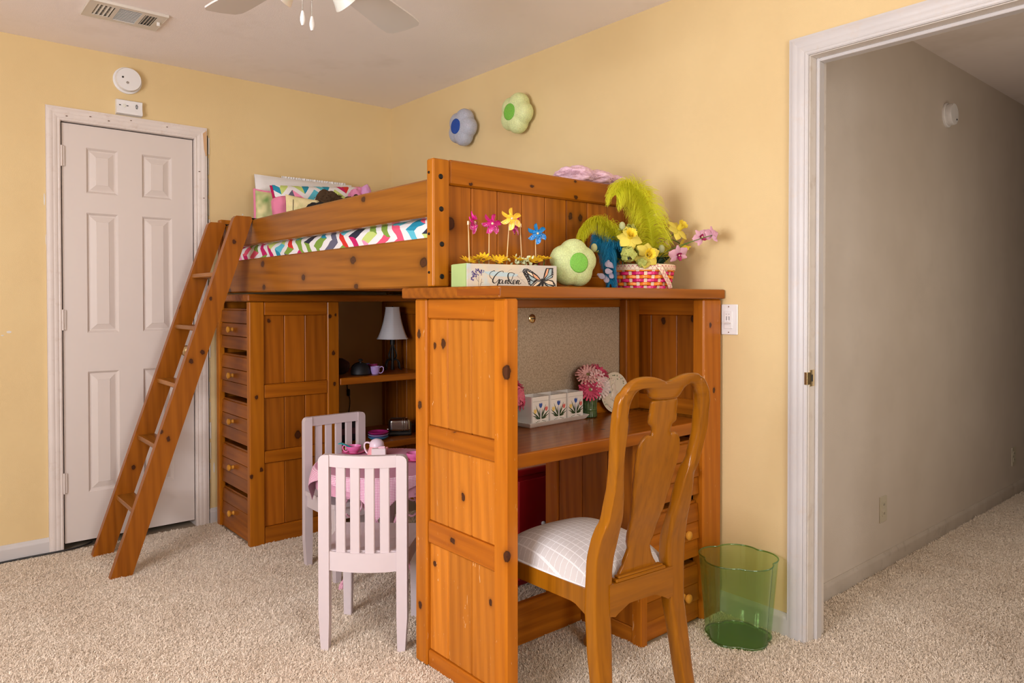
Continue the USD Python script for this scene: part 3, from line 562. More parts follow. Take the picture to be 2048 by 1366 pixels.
# drawer pedestal
obj('pedestal_post', cb(2.402, 2.446, -.482, -.446, 0, .712, .004), W_DPOST, t); obj('pedestal_post', cb(1.960, 2.030, -.482, -.440, 0, .712, .004), W_DPOST, t)
for a, b in ((2.03, 2.155), (2.155, 2.28), (2.28, 2.402)): obj('pedestal_plank', cb(a+.0006, b-.0006, -.474, -.460, .06, .712, .003), W_IN, t)
obj('pedestal_rail', cb(2.03, 2.402, -.478, -.456, 0, .06, .003), W_X, t)
W_DD = wood('pine_desk_drawer', 'y', (.24, .072, .012), (.40, .14, .026))
for i in range(3): louvre_drawer(t, -.442, -.132, 2.432, .475-.2335*i, .705-.2335*i, 'x', W_DD, -.222)
obj('pedestal_base', cb(2.39, 2.425, -.446, -.13, 0, .012, .002), W_DD, t)
obj('stretcher', cb(2.135, 2.160, -1.062, -.482, .004, .150, .004), W_DARKY, t)
# ------------------------------------------------------------------ bedding
SHEET = chevron('chevron_sheet', (1, 0, -.12), (.22, 0, 1), .104, .088, .058, jitter=.035)
def soft_box(x0, x1, y0, y1, z0, z1, r, step, amp, freq, seed):
    m = m3.Manifold.hull_points(np.array(rbox(x0, x1, y0, y1, z0, z1, r, 4)[0])).refine_to_length(step)
    mm = m.to_mesh(); v = np.array(mm.vert_properties[:, :3]); f = np.array(mm.tri_verts)
    d = np.stack([meshkit.fbm(v*freq+k*17, 3, seed+k) for k in range(3)], 1)-.5
    return v+d*amp, f
obj('mattress', soft_box(.135, 2.066, -1.070, -.058, 1.284, 1.492, .035, .03, .012, 9, 3), SHEET, None, smooth=True, label='mattress in a bright chevron fitted sheet on the loft bed', cat='mattress')
def pillow(w, h, t, n=26, puff=2.4, pinch=.05, wr=.006, seed=0):
    """closed cushion in the xy plane, centred, thickness along z"""
    u, v = np.meshgrid(np.linspace(-1, 1, n), np.linspace(-1, 1, n), indexing='ij')
    prof = (np.clip(1-np.abs(u)**puff, 0, 1)*np.clip(1-np.abs(v)**puff, 0, 1))**.45
    x = u*w/2*(1-pinch*(1-v**2)**1*u**2); y = v*h/2*(1-pinch*(1-u**2)*v**2)
    nz = (meshkit.fbm(np.stack([u*4, v*4, u*0], -1), 3, seed)-.5)*wr*2*np.clip(prof*2, 0, 1)
    top = np.stack([x, y, prof*t/2+nz+.0012], -1); bot = np.stack([x, y, -prof*t/2-.0012], -1)
    V1, F1 = grid(top); V2, F2 = grid(bot); N = n*n
    e = [(k, k+1) for k in range(n-1)]+[(k*n+n-1, (k+1)*n+n-1) for k in range(n-1)]+[((n-1)*n+k+1, (n-1)*n+k) for k in range(n-1)]+[((k+1)*n, k*n) for k in range(n-1)]
    S = np.array([[a, a+N, b] for a, b in e]+[[b, a+N, b+N] for a, b in e])
    m = trimesh.Trimesh(np.vstack([V1, V2]), np.vstack([F1, F2[:, ::-1]+N, S]), process=False)
    if m.volume < 0: m.invert()
    return np.array(m.vertices), np.array(m.faces)
def lean(yaw, tilt, roll=0):
    """pillow axes: x across, y up, z = front; front turned towards +x and leaning back"""
    R0 = np.array([[0, 0, 1.], [1, 0, 0], [0, 1, 0]])      # x->y, y->z, z->x
    return rz(yaw) @ ry(-tilt) @ R0 @ rz(roll)
# white ruffled pillow against the wall
M_RUF = principled('white_ruffle_cloth', (.78, .75, .73), .9, bump=(60, .3))
t = thing('pillow', 'white ruffled pillow at the back of the pillows against the yellow wall', 'pillow', (.075, -.63, 1.52))
R = lean(.02, .10, .0)
obj('cushion', xf(pillow(.60, .41, .085, wr=.010, seed=5, pinch=.02), R, (.095, -.620, 1.705)), M_RUF, t, smooth=True)
def ruffle(p0, p1, out, n, w, amp, ph=0):
    p0, p1, out = map(np.array, (p0, p1, out)); P = []
    for i in range(n):
        s = i/(n-1); base = p0+(p1-p0)*s; k = amp*math.sin(i*1.7+ph+2.2*math.sin(i*.37))*(.5+.5*math.sin(i*.61+1))
        P.append([base+[k*.15, 0, 0], base+out*w*.5+[k*.7, 0, 0], base+out*w*(1+.06*math.sin(i*3.1))+[k, 0, 0]])
    return sheet(np.array(P), .0015)
obj('ruffle', ruffle((.072, -.76, 1.893), (.072, -.36, 1.893), (0, 0, 1.), 120, .024, .008), M_RUF, t, smooth=True)
# chevron pillow
CHP = chevron('chevron_pillow', (0, -.10, 1), (0, 1, .10), .074, .122, .060)
t = thing('pillow', 'big chevron patterned pillow standing in the middle of the pillows', 'pillow', (.2, -.55, 1.5))
R = lean(-.05, .20, .085)
obj('cushion', xf(pillow(.575, .37, .13, seed=2, pinch=.03), R, (.290, -.585, 1.675)), CHP, t, smooth=True)
obj('flange', xf(pillow(.586, .366, .030, pinch=.03, wr=.002), R, (.284, -.591, 1.675)), principled('magenta_piping', lin(190, 20, 90), .85), t, smooth=True, label='magenta edge of the chevron pillow')
# patchwork cushion
M_PATCH = mottled('patchwork_cloth', lin(236, 226, 168), lin(120, 152, 84), 17, rough=.9, bump=(120, .3), stain=(11, lin(225, 110, 150), .95), detail=1.0)
t = thing('pillow', 'patchwork pillow of pale yellow and green with pink trim at the left of the bed', 'pillow', (.28, -.92, 1.5))
R = lean(-.25, .10, -.02)
obj('cushion', xf(pillow(.15, .315, .07, seed=8), R, (.195, -.880, 1.650)), M_PATCH, t, smooth=True)
obj('trim', xf(pillow(.17, .335, .010), R, (.192, -.880, 1.650)), principled('pink_trim', lin(225, 130, 160), .85), t, smooth=True, label='pink trim')
M_PINKC = principled('pink_cotton', lin(226, 130, 160), .9, bump=(150, .2))
t = obj('blanket', soft_box(.39, .49, -.965, -.79, 1.497, 1.755, .045, .02, .05, 8, 4), M_PINKC, None, smooth=True, label='folded pink blanket between the patchwork pillow and the cream cushion', cat='blanket')
M_CREAM = mottled('cream_cotton', lin(238, 222, 170), lin(230, 212, 158), 20, rough=.9, bump=(150, .25), stain=(6, lin(170, 180, 110), .7))
t = thing('cushion', 'small cream cushion with a stitched edge in front of the chevron pillow', 'cushion', (.6, -.9, 1.5))
R = lean(-.15, .30, -.10)
obj('cover', xf(pillow(.23, .24, .07, seed=11), R, (.60, -.845, 1.618)), M_CREAM, t, smooth=True); 
obj('stitching', xf(tube([(-.085, -.09+.018*i, .012+.001*math.sin(i)) for i in range(11)], .0016, 5), R, (.615, -.845, 1.618)), principled('dark_thread', (.12, .10, .07), .9), t)
def fuzz(center, radii, n, length, seed, droop=.3, lim=None):
    """short hairs on an ellipsoid"""
    rng = np.random.default_rng(seed); d = rng.normal(size=(n, 3)); d /= np.linalg.norm(d, axis=1, keepdims=True); d[:, 2] = np.abs(d[:, 2])*.9-.1
    P = np.array(center)+d*np.array(radii); out = []
    for p, k in zip(P, d):
        e = k+rng.normal(size=3)*.6; e /= np.linalg.norm(e); L = length*(.6+.8*rng.random())
        out.append([p, p+e*L*.5, p+e*L+[0, 0, -droop*L]])
    return out
def curves(name, strands, width, mat, parent=None, tip=.4, **k):
    base = parent.path if parent else '/World'; p = numbered(base, name); c = UsdGeom.BasisCurves.Define(stage, p)
    loc = parent.loc if parent else np.zeros(3); pts = np.vstack([np.asarray(s, float) for s in strands])-loc
    c.CreateTypeAttr('linear'); c.CreatePointsAttr(Vt.Vec3fArray.FromNumpy(pts.astype(np.float32))); c.CreateCurveVertexCountsAttr(Vt.IntArray([len(s) for s in strands]))
    w = np.concatenate([np.linspace(1, tip, len(s))*width for s in strands]); c.CreateWidthsAttr(Vt.FloatArray.FromNumpy(w.astype(np.float32))); c.SetWidthsInterpolation('vertex')
    UsdShade.MaterialBindingAPI.Apply(c.GetPrim()).Bind(mat); meta(c.GetPrim(), **k); return T(p, loc, c.GetPrim())
M_BROWNFUR = principled('brown_plush', (.060, .030, .010), .9); M_BLACKFUR = principled('black_plush', (.010, .008, .008), .9)
def lump(c, r, amp, freq, seed, sub=4):
    v, f = ball((0, 0, 0), 1, sub); d = 1+(meshkit.fbm(v*freq+9, 3, seed)-.5)*amp; return v*d[:, None]*np.array(r)+np.array(c), f
t = thing('plush_toy', 'dark brown plush toy lying with its fluffy mane against the chevron pillow', 'stuffed toy', (.45, -.6, 1.5))
obj('body', lump((.57, -.71, 1.645), (.065, .105, .130), .55, 2.2, 6), M_BROWNFUR, t, smooth=True)
curves('mane', fuzz((.57, -.705, 1.650), (.064, .103, .128), 900, .030, 4), .0035, M_BROWNFUR, t, kind='stuff')
obj('head', lump((.58, -.60, 1.645), (.055, .06, .115), .4, 2.5, 7), M_BROWNFUR, t, smooth=True)
obj('ear', ball((.58, -.565, 1.75), .020, 2, (1, .8, 1.3)), M_BROWNFUR, t, smooth=True)
obj('bag', lump((.72, -.855, 1.585), (.065, .085, .105), .5, 2.4, 12), M_BLACKFUR, None, smooth=True, label='black cloth bundle beside the cream cushion behind the guard rail', cat='cloth')
t = thing('plush_toy', 'small pink plush toy with a grey ear right of the brown toy', 'stuffed toy', (.4, -.35, 1.6))
obj('body', lump((.47, -.50, 1.660), (.055, .075, .165), .5, 2.5, 9), principled('pink_plush', lin(226, 140, 180), .9), t, smooth=True)
obj('ear', lump((.48, -.45, 1.800), (.03, .03, .05), .4, 2.5, 15, 3), principled('mauve_plush', lin(210, 150, 195), .9), t, smooth=True)
# fluffy pink throw over the foot rail
M_THROW = principled('pink_fleece', lin(228, 192, 206), .95)
t = thing('fleece_throw', 'fluffy pale pink throw bunched on the footboard rail near the wall', 'blanket', (2.05, -.28, 1.67))
th = [lump((2.02, -.375, 1.700), (.075, .085, .040), .5, 2.6, 21), lump((2.03, -.27, 1.700), (.07, .09, .034), .5, 2.6, 22), lump((2.03, -.17, 1.697), (.062, .075, .030), .45, 2.6, 23)]
u_ = sum((m3.Manifold(m3.Mesh(np.float32(v), np.uint32(f))) for v, f in th[1:]), m3.Manifold(m3.Mesh(np.float32(th[0][0]), np.uint32(th[0][1])))).refine_to_length(.008).to_mesh()
tv = np.array(u_.vert_properties[:, :3], float); tv += (np.stack([meshkit.fbm(tv*40+k*11, 2, 31+k) for k in range(3)], 1)-.5)*.008
obj('cloth', (tv, np.array(u_.tri_verts)), M_THROW, t, smooth=True)
hs = []
for k, c in enumerate(((2.02, -.375, 1.698), (2.03, -.27, 1.699), (2.03, -.17, 1.695))): hs += fuzz(c, ((.074, .084, .038), (.069, .088, .033), (.06, .073, .029))[k], 3600, .011, 40+k)
curves('pile', hs, .0008, M_THROW, t, kind='stuff')

# ------------------------------------------------------------------ painted children's chairs
M_PINK = principled('pale_pink_paint', (.605, .515, .525), .38, bump=(90, .05))
def child_chair(name, label, loc, rot):
    t = thing(name, label, 'chair', loc, rot, group='pale pink child chairs at the tea table', world=False)
    hw = .154
    for s in (-1, 1):
        P = Polygon([(s*hw, .60), (s*(hw), .12), (s*(hw-.008), 0), (s*(hw-.034), 0), (s*(hw-.037), .12), (s*(hw-.037), .60)])
        top = Polygon([(s*hw, .60)]+[(s*(hw-.022+.022*math.cos(q)), .655+.022*math.sin(q)) for q in np.linspace(0, PI/2, 9)]+[(s*(hw-.037), .677), (s*(hw-.037), .60)])
        V, F = extrude(unary_union([P, top.buffer(.00001)]).buffer(-.002).buffer(.002), .030)
        obj('back_leg', (np.stack([V[:, 0], V[:, 2]-.0, V[:, 1]], 1), F), M_PINK, t)
    def bowed(x0, x1, z0, z1, th, sag=0.0, n=13, y0=.004):
        P = []
        for i in range(n):
            s = i/(n-1); x = x0+(x1-x0)*s; k = 1-(2*s-1)**2; y = y0-.012*k
            P.append([(x, y, z0-sag*k), (x, y, z1-sag*k), (x, y+th, z1-sag*k), (x, y+th, z0-sag*k)])
        P = np.array(P); V = P.reshape(-1, 3); F = []
        for i in range(n-1):
            for a in range(4):
                b = (a+1) % 4; F += [[4*i+a, 4*i+b, 4*i+4+b], [4*i+a, 4*i+4+b, 4*i+4+a]]
        F += [[0, 2, 1], [0, 3, 2], [4*n-4, 4*n-3, 4*n-2], [4*n-4, 4*n-2, 4*n-1]]
        m = trimesh.Trimesh(V, np.array(F), process=False)
        if m.volume < 0: m.invert()
        return np.array(m.vertices), np.array(m.faces)
    obj('top_rail', bowed(-.117, .117, .636, .6775, .022, .002), M_PINK, t); obj('back_rail', bowed(-.117, .117, .278, .344, .022, .003), M_PINK, t)
    for i in range(4):
        x = -.0765+.051*i; yo = .004-.012*(1-(x/.117)**2)
        obj('slat', cb(x-.0165, x+.0165, yo+.004, yo+.016, .338, .640, .002), M_PINK, t)
    S = [(-.150, .012), (.150, .012), (.163, .325), (-.163, .325)]
    V, F = extrude(Polygon(S).buffer(-.012).buffer(.012), .020); seat = np.stack([V[:, 0], V[:, 1], V[:, 2]+.326], 1)
    obj('seat', cat_((seat, F)), M_PINK, t)
    for s in (-1, 1):
        V, F = cb(-.019, .019, -.018, .018, 0, .326, .003); k = 1-.22*np.clip((.16-V[:, 2])/.16, 0, 1)
        obj('front_leg', (np.stack([s*(.130)+V[:, 0]*k, .292+V[:, 1]*k, V[:, 2]], 1), F), M_PINK, t)
        obj('side_rail', cb(s*.135-.009, s*.135+.009, .028, .280, .270, .326, .003), M_PINK, t)
    obj('front_rail', cb(-.113, .113, .288, .306, .270, .326, .003), M_PINK, t)
    return t
ch1 = child_chair('child_chair', 'pale pink slatted child chair nearest the camera, back turned to it', (1.8325, -1.221, 0), math.radians(46.9))
dup(ch1, (.922, -.874, 0), -PI/2, label='pale pink slatted child chair at the far side of the tea table by the chest')
# ------------------------------------------------------------------ tea table and cloth
TC, TR, TZ = np.array([1.27, -.80]), .30, .496
M_TABLE = mottled('pink_table_paint', lin(214, 150, 178), lin(222, 160, 186), 6, rough=.45, stain=(30, (.10, .04, .06), .9))
t = thing('tea_table', 'small round pink metal tea table under a gingham cloth', 'table', (*TC, 0))
obj('table_top', xf(lathe([(0, TZ-.02), (TR-.006, TZ-.02), (TR, TZ-.016), (TR, TZ-.004), (TR-.004, TZ), (0, TZ)], 64, False), None, (*TC, 0)), M_TABLE, t)
obj('apron', xf(lathe([(TR-.006, TZ-.018), (TR-.004, TZ-.085), (TR-.008, TZ-.085), (TR-.010, TZ-.018)], 64, False), None, (*TC, 0)), M_TABLE, t)
M_PROD = principled('pink_metal_paint', lin(222, 165, 185), .4)
for a in (-82, 8, 98, 188):
    a = math.radians(a); d = np.array([math.cos(a), math.sin(a), 0]); c0 = np.array([*TC, 0])
    prof = spline([(.06, .42), (.10, .30), (.06, .20), (.14, .10), (.235, .006)], 40)
    pts = np.array([c0+d*r+[0, 0, z] for r, z in prof]); side = np.array([-d[1], d[0], 0])
    leg = [pts+ (side*.006*math.cos(ph)) for ph in (0, PI)]
    tw = np.arange(40)*.9
    s1 = pts+side*np.cos(tw)[:, None]*.0065+np.array([0, 0, 1])*np.sin(tw)[:, None]*.0065; s2 = 2*pts-s1
    obj('leg', cat_(tube(s1, .006, 7), tube(s2, .006, 7)), M_PROD, t)
    th_ = np.linspace(0, 1.8*PI, 26); cu = np.array([c0+d*(.17+.045*math.cos(q))+[0, 0, .34+.045*math.sin(q)] for q in th_]); obj('scroll', tube(cu, .0045, 7), M_PROD, t)
obj('centre_post', xf(lathe([(0, .12), (.012, .12), (.010, .2), (.016, .3), (.011, .34), (.011, .475), (0, .475)], 14, False), None, (*TC, 0)), M_PROD, t)
# gingham topper: gingham hangs at the rim, plain centre
def gingham():
    n = {'g': ('geometry', {}), 'mp': ('vector_math', {'math_type': 'subtract', 'vector2': (*TC, 0)}), 'rot': ('vector_rotate', {'rotate_type': 'z_axis', 'angle': math.radians(-9)}), 'sx': ('separate_xyz', {}), 'flat': ('combine_xyz', {}), 'len': ('vector_math', {'math_type': 'length'}),
         'ang': ('math', {'math_type': 'arctan2'}), 'as': ('math', {'math_type': 'multiply', 'value2': TR/.0062}), 'az': ('math', {'math_type': 'multiply', 'value2': 1/.0062}),
         'f1': ('math', {'math_type': 'fraction'}), 'f2': ('math', {'math_type': 'fraction'}), 'a1': ('math', {'math_type': 'greater_than', 'value2': .5}), 'a2': ('math', {'math_type': 'greater_than', 'value2': .5}),
         's': ('math', {'math_type': 'add'}), 'h': ('math', {'math_type': 'multiply', 'value2': .5}), 'r': ('rgb_ramp', {'ramp': [(0, lin(244, 222, 232)), (.5, lin(232, 178, 202)), (1, lin(208, 118, 160))]}),
         'edge': ('math', {'math_type': 'greater_than', 'value2': TR-.014}), 'm': ('mix', {'color1': lin(214, 152, 180)}), 'p': ('principled_bsdf', {'roughness': .9})}
    l = [('g.position', 'mp.vector1'), ('mp.vector', 'sx.vector'), ('sx.x', 'flat.x'), ('sx.y', 'flat.y'), ('flat.vector', 'len.vector1'), ('sx.y', 'ang.value1'), ('sx.x', 'ang.value2'), ('ang.value', 'as.value1'), ('sx.z', 'az.value1'),
         ('as.value', 'f1.value1'), ('az.value', 'f2.value1'), ('f1.value', 'a1.value1'), ('f2.value', 'a2.value1'), ('a1.value', 's.value1'), ('a2.value', 's.value2'), ('s.value', 'h.value1'), ('h.value', 'r.fac'),
         ('len.value', 'edge.value1'), ('edge.value', 'm.fac'), ('r.color', 'm.color2'), ('m.color', 'p.base_color')]
    del n['rot']
    return usdkit.material(stage, LK+'gingham_cloth', n, l, surface='p.BSDF')
G, A0, half = 72, math.radians(-36-45), .332
uu = np.linspace(-half, half, G); U, V_ = np.meshgrid(uu, uu, indexing='ij')
ca, sa = math.cos(A0), math.sin(A0); X_ = U*ca-V_*sa; Y_ = U*sa+V_*ca; rr = np.hypot(X_, Y_); aa = np.arctan2(Y_, X_)
over = np.clip(rr-(TR+.002), 0, None); hang = .96*over; flare = .006+.10*over+.010*np.sin(aa*9)*np.clip(over/.05, 0, 1)
rad = np.where(rr > TR+.002, TR+.002+flare*np.clip(over/.01, 0, 1), rr)
P = np.stack([TC[0]+rad*np.cos(aa), TC[1]+rad*np.sin(aa), TZ+.0035-hang], -1)
obj('tablecloth', sheet(P, .0015), gingham(), None, smooth=True, label='square pink gingham topper hanging in points over the tea table', cat='tablecloth')
# tea set
M_TEA = principled('pink_plastic', lin(232, 120, 178), .28); M_TEAD = principled('deep_pink_plastic', lin(214, 70, 130), .3); M_TEAL = principled('teal_plastic', lin(0, 158, 160), .28)
def cup_mesh(r, h, foot=.5):
    return lathe([(0, .004), (r*foot, .004), (r*foot, 0), (r*foot*1.12, 0), (r*foot*1.15, .006), (r*.78, h*.35), (r*.95, h*.75), (r, h), (r*.95, h), (r*.90, h*.75), (r*.72, h*.38), (r*.4, .012), (0, .011)], 28, False)
def handle(r, h, a, w=.0035, out=.020):
    d = np.array([math.cos(a), math.sin(a), 0]); pts = spline([d*r*.95+[0, 0, h*.86], d*(r+out)+[0, 0, h*.9], d*(r+out*1.05)+[0, 0, h*.5], d*r*.72+[0, 0, h*.25]], 18)
    return tube(pts, w, 8)
ZT = TZ+.0040
def teacup(name, label, x, y, ang, spoon):
    s = obj('saucer', xf(lathe([(0, 0), (.030, 0), (.052, .008), (.054, .0095), (.052, .0105), (.030, .003), (0, .003)], 32, False), None, (x, y, ZT)), M_TEAD, None, label='deep pink saucer under the '+name, cat='saucer', group=None)
    t = thing('teacup', label, 'cup', (x, y, ZT+.0035)); c = (x, y, ZT+.0035)
    obj('bowl', xf(cup_mesh(.036, .032), None, c), M_TEA, t, smooth=50); obj('handle', xf(handle(.036, .032, ang, .003, .014), None, c), M_TEA, t, smooth=True)
    d = np.array([math.cos(spoon), math.sin(spoon), 0]); p0 = np.array(c)+[0, 0, .012]; e = p0+d*.058+[0, 0, .030]
    t2 = thing('spoon', 'teal toy spoon in the '+name, 'spoon', tuple(p0)); 
    side = np.array([-d[1], d[0], 0]); q = spline([p0-d*.010, p0+d*.02+[0, 0, .016], p0+d*.045+[0, 0, .026], e, e+d*.014-[0, 0, .004]], 16)
    obj('stem', ribbon(q, np.interp(np.linspace(0, 1, 16), [0, .5, .75, .9, 1], [.004, .004, .0085, .0085, .003]), side, .004), M_TEAL, t2, smooth=40)
    obj('scoop', ball(p0-d*.012+[0, 0, .002], .011, 2, (1, 1, .35)), M_TEAL, t2, smooth=True)
teacup('left pink teacup', 'pink toy teacup with a teal spoon, left of the toy teapot', 1.020, -.820, math.radians(222), math.radians(225))
teacup('right pink teacup', 'pink toy teacup by the desk end, right of the toy teapot', 1.335, -.690, math.radians(40), math.radians(60))
t = thing('teapot', 'pink toy teapot with a white domed lid on the tea table', 'teapot', (1.115, -.752, ZT)); c = (1.115, -.752, ZT)
obj('body', xf(lathe([(0, 0), (.042, 0), (.044, .004), (.041, .015), (.034, .036), (.033, .040), (0, .040)], 32, False), None, c), principled('salmon_plastic', lin(246, 170, 178), .3), t, smooth=50)
obj('lid', xf(lathe([(.0335, .039), (.034, .044), (.031, .058), (.022, .068), (.010, .073), (0, .074)], 32, False), None, c), principled('white_lilac_plastic', lin(243, 222, 236), .3), t, smooth=True)
hd = np.array([-.649, -.760, 0]); hp = spline([np.array(c)+hd*.032+[0, 0, .054], np.array(c)+hd*.054+[0, 0, .052], np.array(c)+hd*.056+[0, 0, .034], np.array(c)+hd*.038+[0, 0, .006]], 20)
obj('handle', ribbon(hp, .007, np.cross(hd, [0, 0, 1]), .006), principled('white_lilac_plastic', lin(243, 222, 236), .3), t, smooth=40)
sp = -hd; obj('spout', tube([np.array(c)+sp*.032+[0, 0, .020], np.array(c)+sp*.045+[0, 0, .028], np.array(c)+sp*.050+[0, 0, .034]], [.009, .007, .004], 12), principled('salmon_plastic', lin(246, 170, 178), .3), t, smooth=40)
t = thing('sugar_packet_holder', 'little white and pink box with paper packets in front of the toy teapot', 'box', (1.170, -.775, ZT))
bxm = cb(-.030, .034, -.012, .012, 0, .040, .002)
Rb = rz(math.radians(50)); obj('box', xf(bxm, Rb, (1.170, -.775, ZT)), principled('pink_white_card', lin(240, 226, 226), .6), t); obj('packet', xf(cb(.0, .030, -.004, .004, .036, .050, .001), Rb, (1.170, -.775, ZT)), principled('pink_paper', lin(240, 196, 208), .7), t)

# ------------------------------------------------------------------ things on the chest's open shelves
SZ = .7975
t = thing('table_lamp', 'small table lamp with a white bell shade and black iron scroll base', 'lamp', (.30, -.175, SZ)); c = np.array([.30, -.175, SZ])
M_SHADE = principled('white_lamp_cloth', lin(222, 214, 214), .9, bump=(300, .2), subsurface_weight=.1)
def bell(n=48):
    zs = np.linspace(0, 1, 12); R_ = .098-.034*zs-.030*(1-(1-zs)**2)*(1-zs*.35); R_[0] = .099
    P = []
    for k in range(n+1):
        a = k*2*PI/n; seg = math.cos(PI/6)/math.cos(((a+PI/6) % (PI/3))-PI/6); P.append([(r*(.4+.6*seg)*math.cos(a), r*(.4+.6*seg)*math.sin(a), .187+.186*z) for r, z in zip(R_, zs)])
    return np.array(P)
obj('shade', xf(sheet(bell(), .0025), None, c), M_SHADE, t, smooth=50)
b = bell(); obj('shade_trim', cat_(xf(tube(np.vstack([b[:, 0], b[:1, 0]]), .003, 6), None, c), xf(tube(np.vstack([b[:, -1], b[:1, -1]]), .0025, 6), None, c)), M_SHADE, t, smooth=True)
M_IRON = principled('black_iron', (.012, .010, .009), .5, metallic=.3)
obj('stem', xf(lathe([(0, 0), (.012, 0), (.010, .02), (.009, .05), (.012, .09), (.008, .12), (.006, .15), (.008, .17), (.006, .30), (0, .30)], 16, False), None, c), M_IRON, t, smooth=40)
for a in (20, 110, 200, 290):
    a = math.radians(a); d = np.array([math.cos(a), math.sin(a), 0]); obj('leg', tube(spline([c+[0, 0, .045], c+d*.028+[0, 0, .062], c+d*.052+[0, 0, .040], c+d*.058+[0, 0, .008], c+d*.068+[0, 0, .006]], 22), .0042, 7), M_IRON, t, smooth=True)
    obj('scroll', tube(spline([c+d*.008+[0, 0, .155], c+d*.018+[0, 0, .120], c+d*.030+[0, 0, .085], c+d*.014+[0, 0, .060]], 20), .003, 6), M_IRON, t, smooth=True)
obj('socket', xf(lathe([(0, .150), (.015, .150), (.015, .195), (0, .195)], 16, False), None, c), M_IRON, t); obj('harp_cap', xf(lathe([(0, .366), (.004, .366), (.006, .374), (0, .382)], 12, False), None, c), M_IRON, t)
obj('lamp_cord', tube(spline([(.10, -.22, .81), (.02, -.30, .80), (.008, -.318, .74), (.008, -.318, .66), (.010, -.305, .60), (.008, -.315, .50), (.008, -.305, .43)], 50), .003, 6), M_BLACK, None, smooth=True, label='black lamp cord hanging down the wall behind the shelves', cat='cord')
obj('cord_switch', xf(cb(-.012, .012, -.008, .008, -.022, .022, .005), None, (.013, -.316, .645)), M_BLACK, None, label='black inline switch on the hanging lamp cord', cat='switch')
M_POT = principled('black_enamel', (.008, .007, .008), .6)
t = thing('kettle', 'black kettle with a round lid knob on the upper shelf', 'kettle', (.44, -.46, SZ)); c = (.44, -.465, SZ)
obj('body', xf(lathe([(0, 0), (.048, 0), (.056, .006), (.055, .022), (.046, .045), (.030, .062), (0, .066)], 32, False), None, c), M_POT, t, smooth=50); obj('lid_knob', xf(lathe([(0, .062), (.007, .064), (.006, .072), (.012, .078), (.013, .083), (.008, .088), (0, .089)], 16, False), None, c), M_POT, t, smooth=50)
obj('cap', xf(lump((0, 0, .050), (.058, .055, .044), .2, 2, 14), None, (.41, -.577, SZ)), mottled('dark_red_felt', (.055, .010, .010), (.010, .006, .006), 9, rough=.95), None, smooth=True, label='dark red and black felt cap left of the kettle', cat='hat')
def mug(label, x, y, col, ang, r=.026, h=.050):
    t = thing('toy_cup', label, 'cup', (x, y, SZ)); m = principled('plastic_%s' % col[0], lin(*col[1]), .35)
    obj('bowl', xf(lathe([(0, 0), (r*.62, 0), (r*.72, .003), (r*.9, h*.4), (r, h), (r*.94, h), (r*.82, h*.4), (r*.6, .006), (0, .005)], 28, False), None, (x, y, SZ)), m, t, smooth=50); obj('handle', xf(handle(r, h, ang, .003, .018), None, (x, y, SZ)), m, t, smooth=True)
mug('lavender toy cup at the front edge of the upper shelf', .485, -.398, ('lavender', (178, 150, 206)), math.radians(40), .027, .046)
mug('magenta toy cup just behind the lavender cup', .395, -.362, ('magenta', (168, 36, 112)), math.radians(200), .027, .050)
mug('blue toy cup half hidden between the kettle and the magenta cup', .33, -.375, ('blue', (84, 130, 172)), math.radians(120), .026, .050)
LZ = .4245
for i, (nm, colr) in enumerate((('bright blue', (70, 140, 196)), ('lavender', (170, 150, 205)), ('magenta', (176, 40, 120)))):
    z = LZ+.013*i
    obj('toy_plate', xf(lathe([(0, 0), (.040, 0), (.054, .010), (.058, .016), (.056, .018), (.050, .012), (.038, .004), (0, .004)], 40, False), None, (.44, -.355, z)), principled('plate_'+nm.replace(' ', '_'), lin(*colr), .3), None, smooth=40,
        label=('%s toy plate, %s of the stack on the lower shelf' % (nm, ('bottom', 'middle', 'top')[i])), cat='plate')
t = thing('toaster', 'small chrome two-slot toaster with black base and end on the lower shelf', 'toaster', (.40, -.20, LZ)); Rt = rz(math.radians(60)); c = (.405, -.195, LZ)
def tx(m): return xf(m, Rt, c)
M_CHR = principled('brushed_chrome', (.46, .45, .44), .22, metallic=1.0, bump=(200, .04))
obj('base', tx(rbox(-.066, .072, -.038, .038, 0, .024, .010)), M_BLACK, t, smooth=40); obj('shell', tx(rbox(-.064, .068, -.036, .036, .018, .100, .024, 5)), M_CHR, t, smooth=40)
obj('end_cap', tx(rbox(.052, .0715, -.028, .028, .016, .082, .009, 4)), M_BLACK, t, smooth=40); obj('rib', tx(cat_(*[tube(spline([(x, -.0365, .030), (x, -.0362, .072), (x, -.026, .096), (x, 0, .1002), (x, .026, .096)], 20), .003, 6) for x in (.018, .030)])), M_CHR, t, smooth=True)
for y in (-.014, .014): obj('slot', tx(cb(-.045, .036, y-.005, y+.005, .0985, .1004, .0005)), M_DARK, t)
obj('lever', tx(cb(.070, .084, -.008, .008, .055, .064, .003)), M_BLACK, t); obj('dial', tx(xf(lathe([(0, 0), (.008, 0), (.007, .006), (0, .007)], 14, False), frame_to((-1, 0, 0)), (-.0635, 0, .035))), M_STEEL, t)
t = thing('toy_handbag', 'navy toy bag with a mauve band, half hidden behind the far chair back', 'bag', (.34, -.51, LZ))
obj('body', rbox(.28, .40, -.565, -.435, LZ, LZ+.135, .015), principled('navy_vinyl', (.012, .014, .045), .5), t, smooth=40); obj('band', cb(.398, .403, -.562, -.438, LZ+.04, LZ+.075, .002), principled('mauve_vinyl', (.10, .035, .075), .5), t)
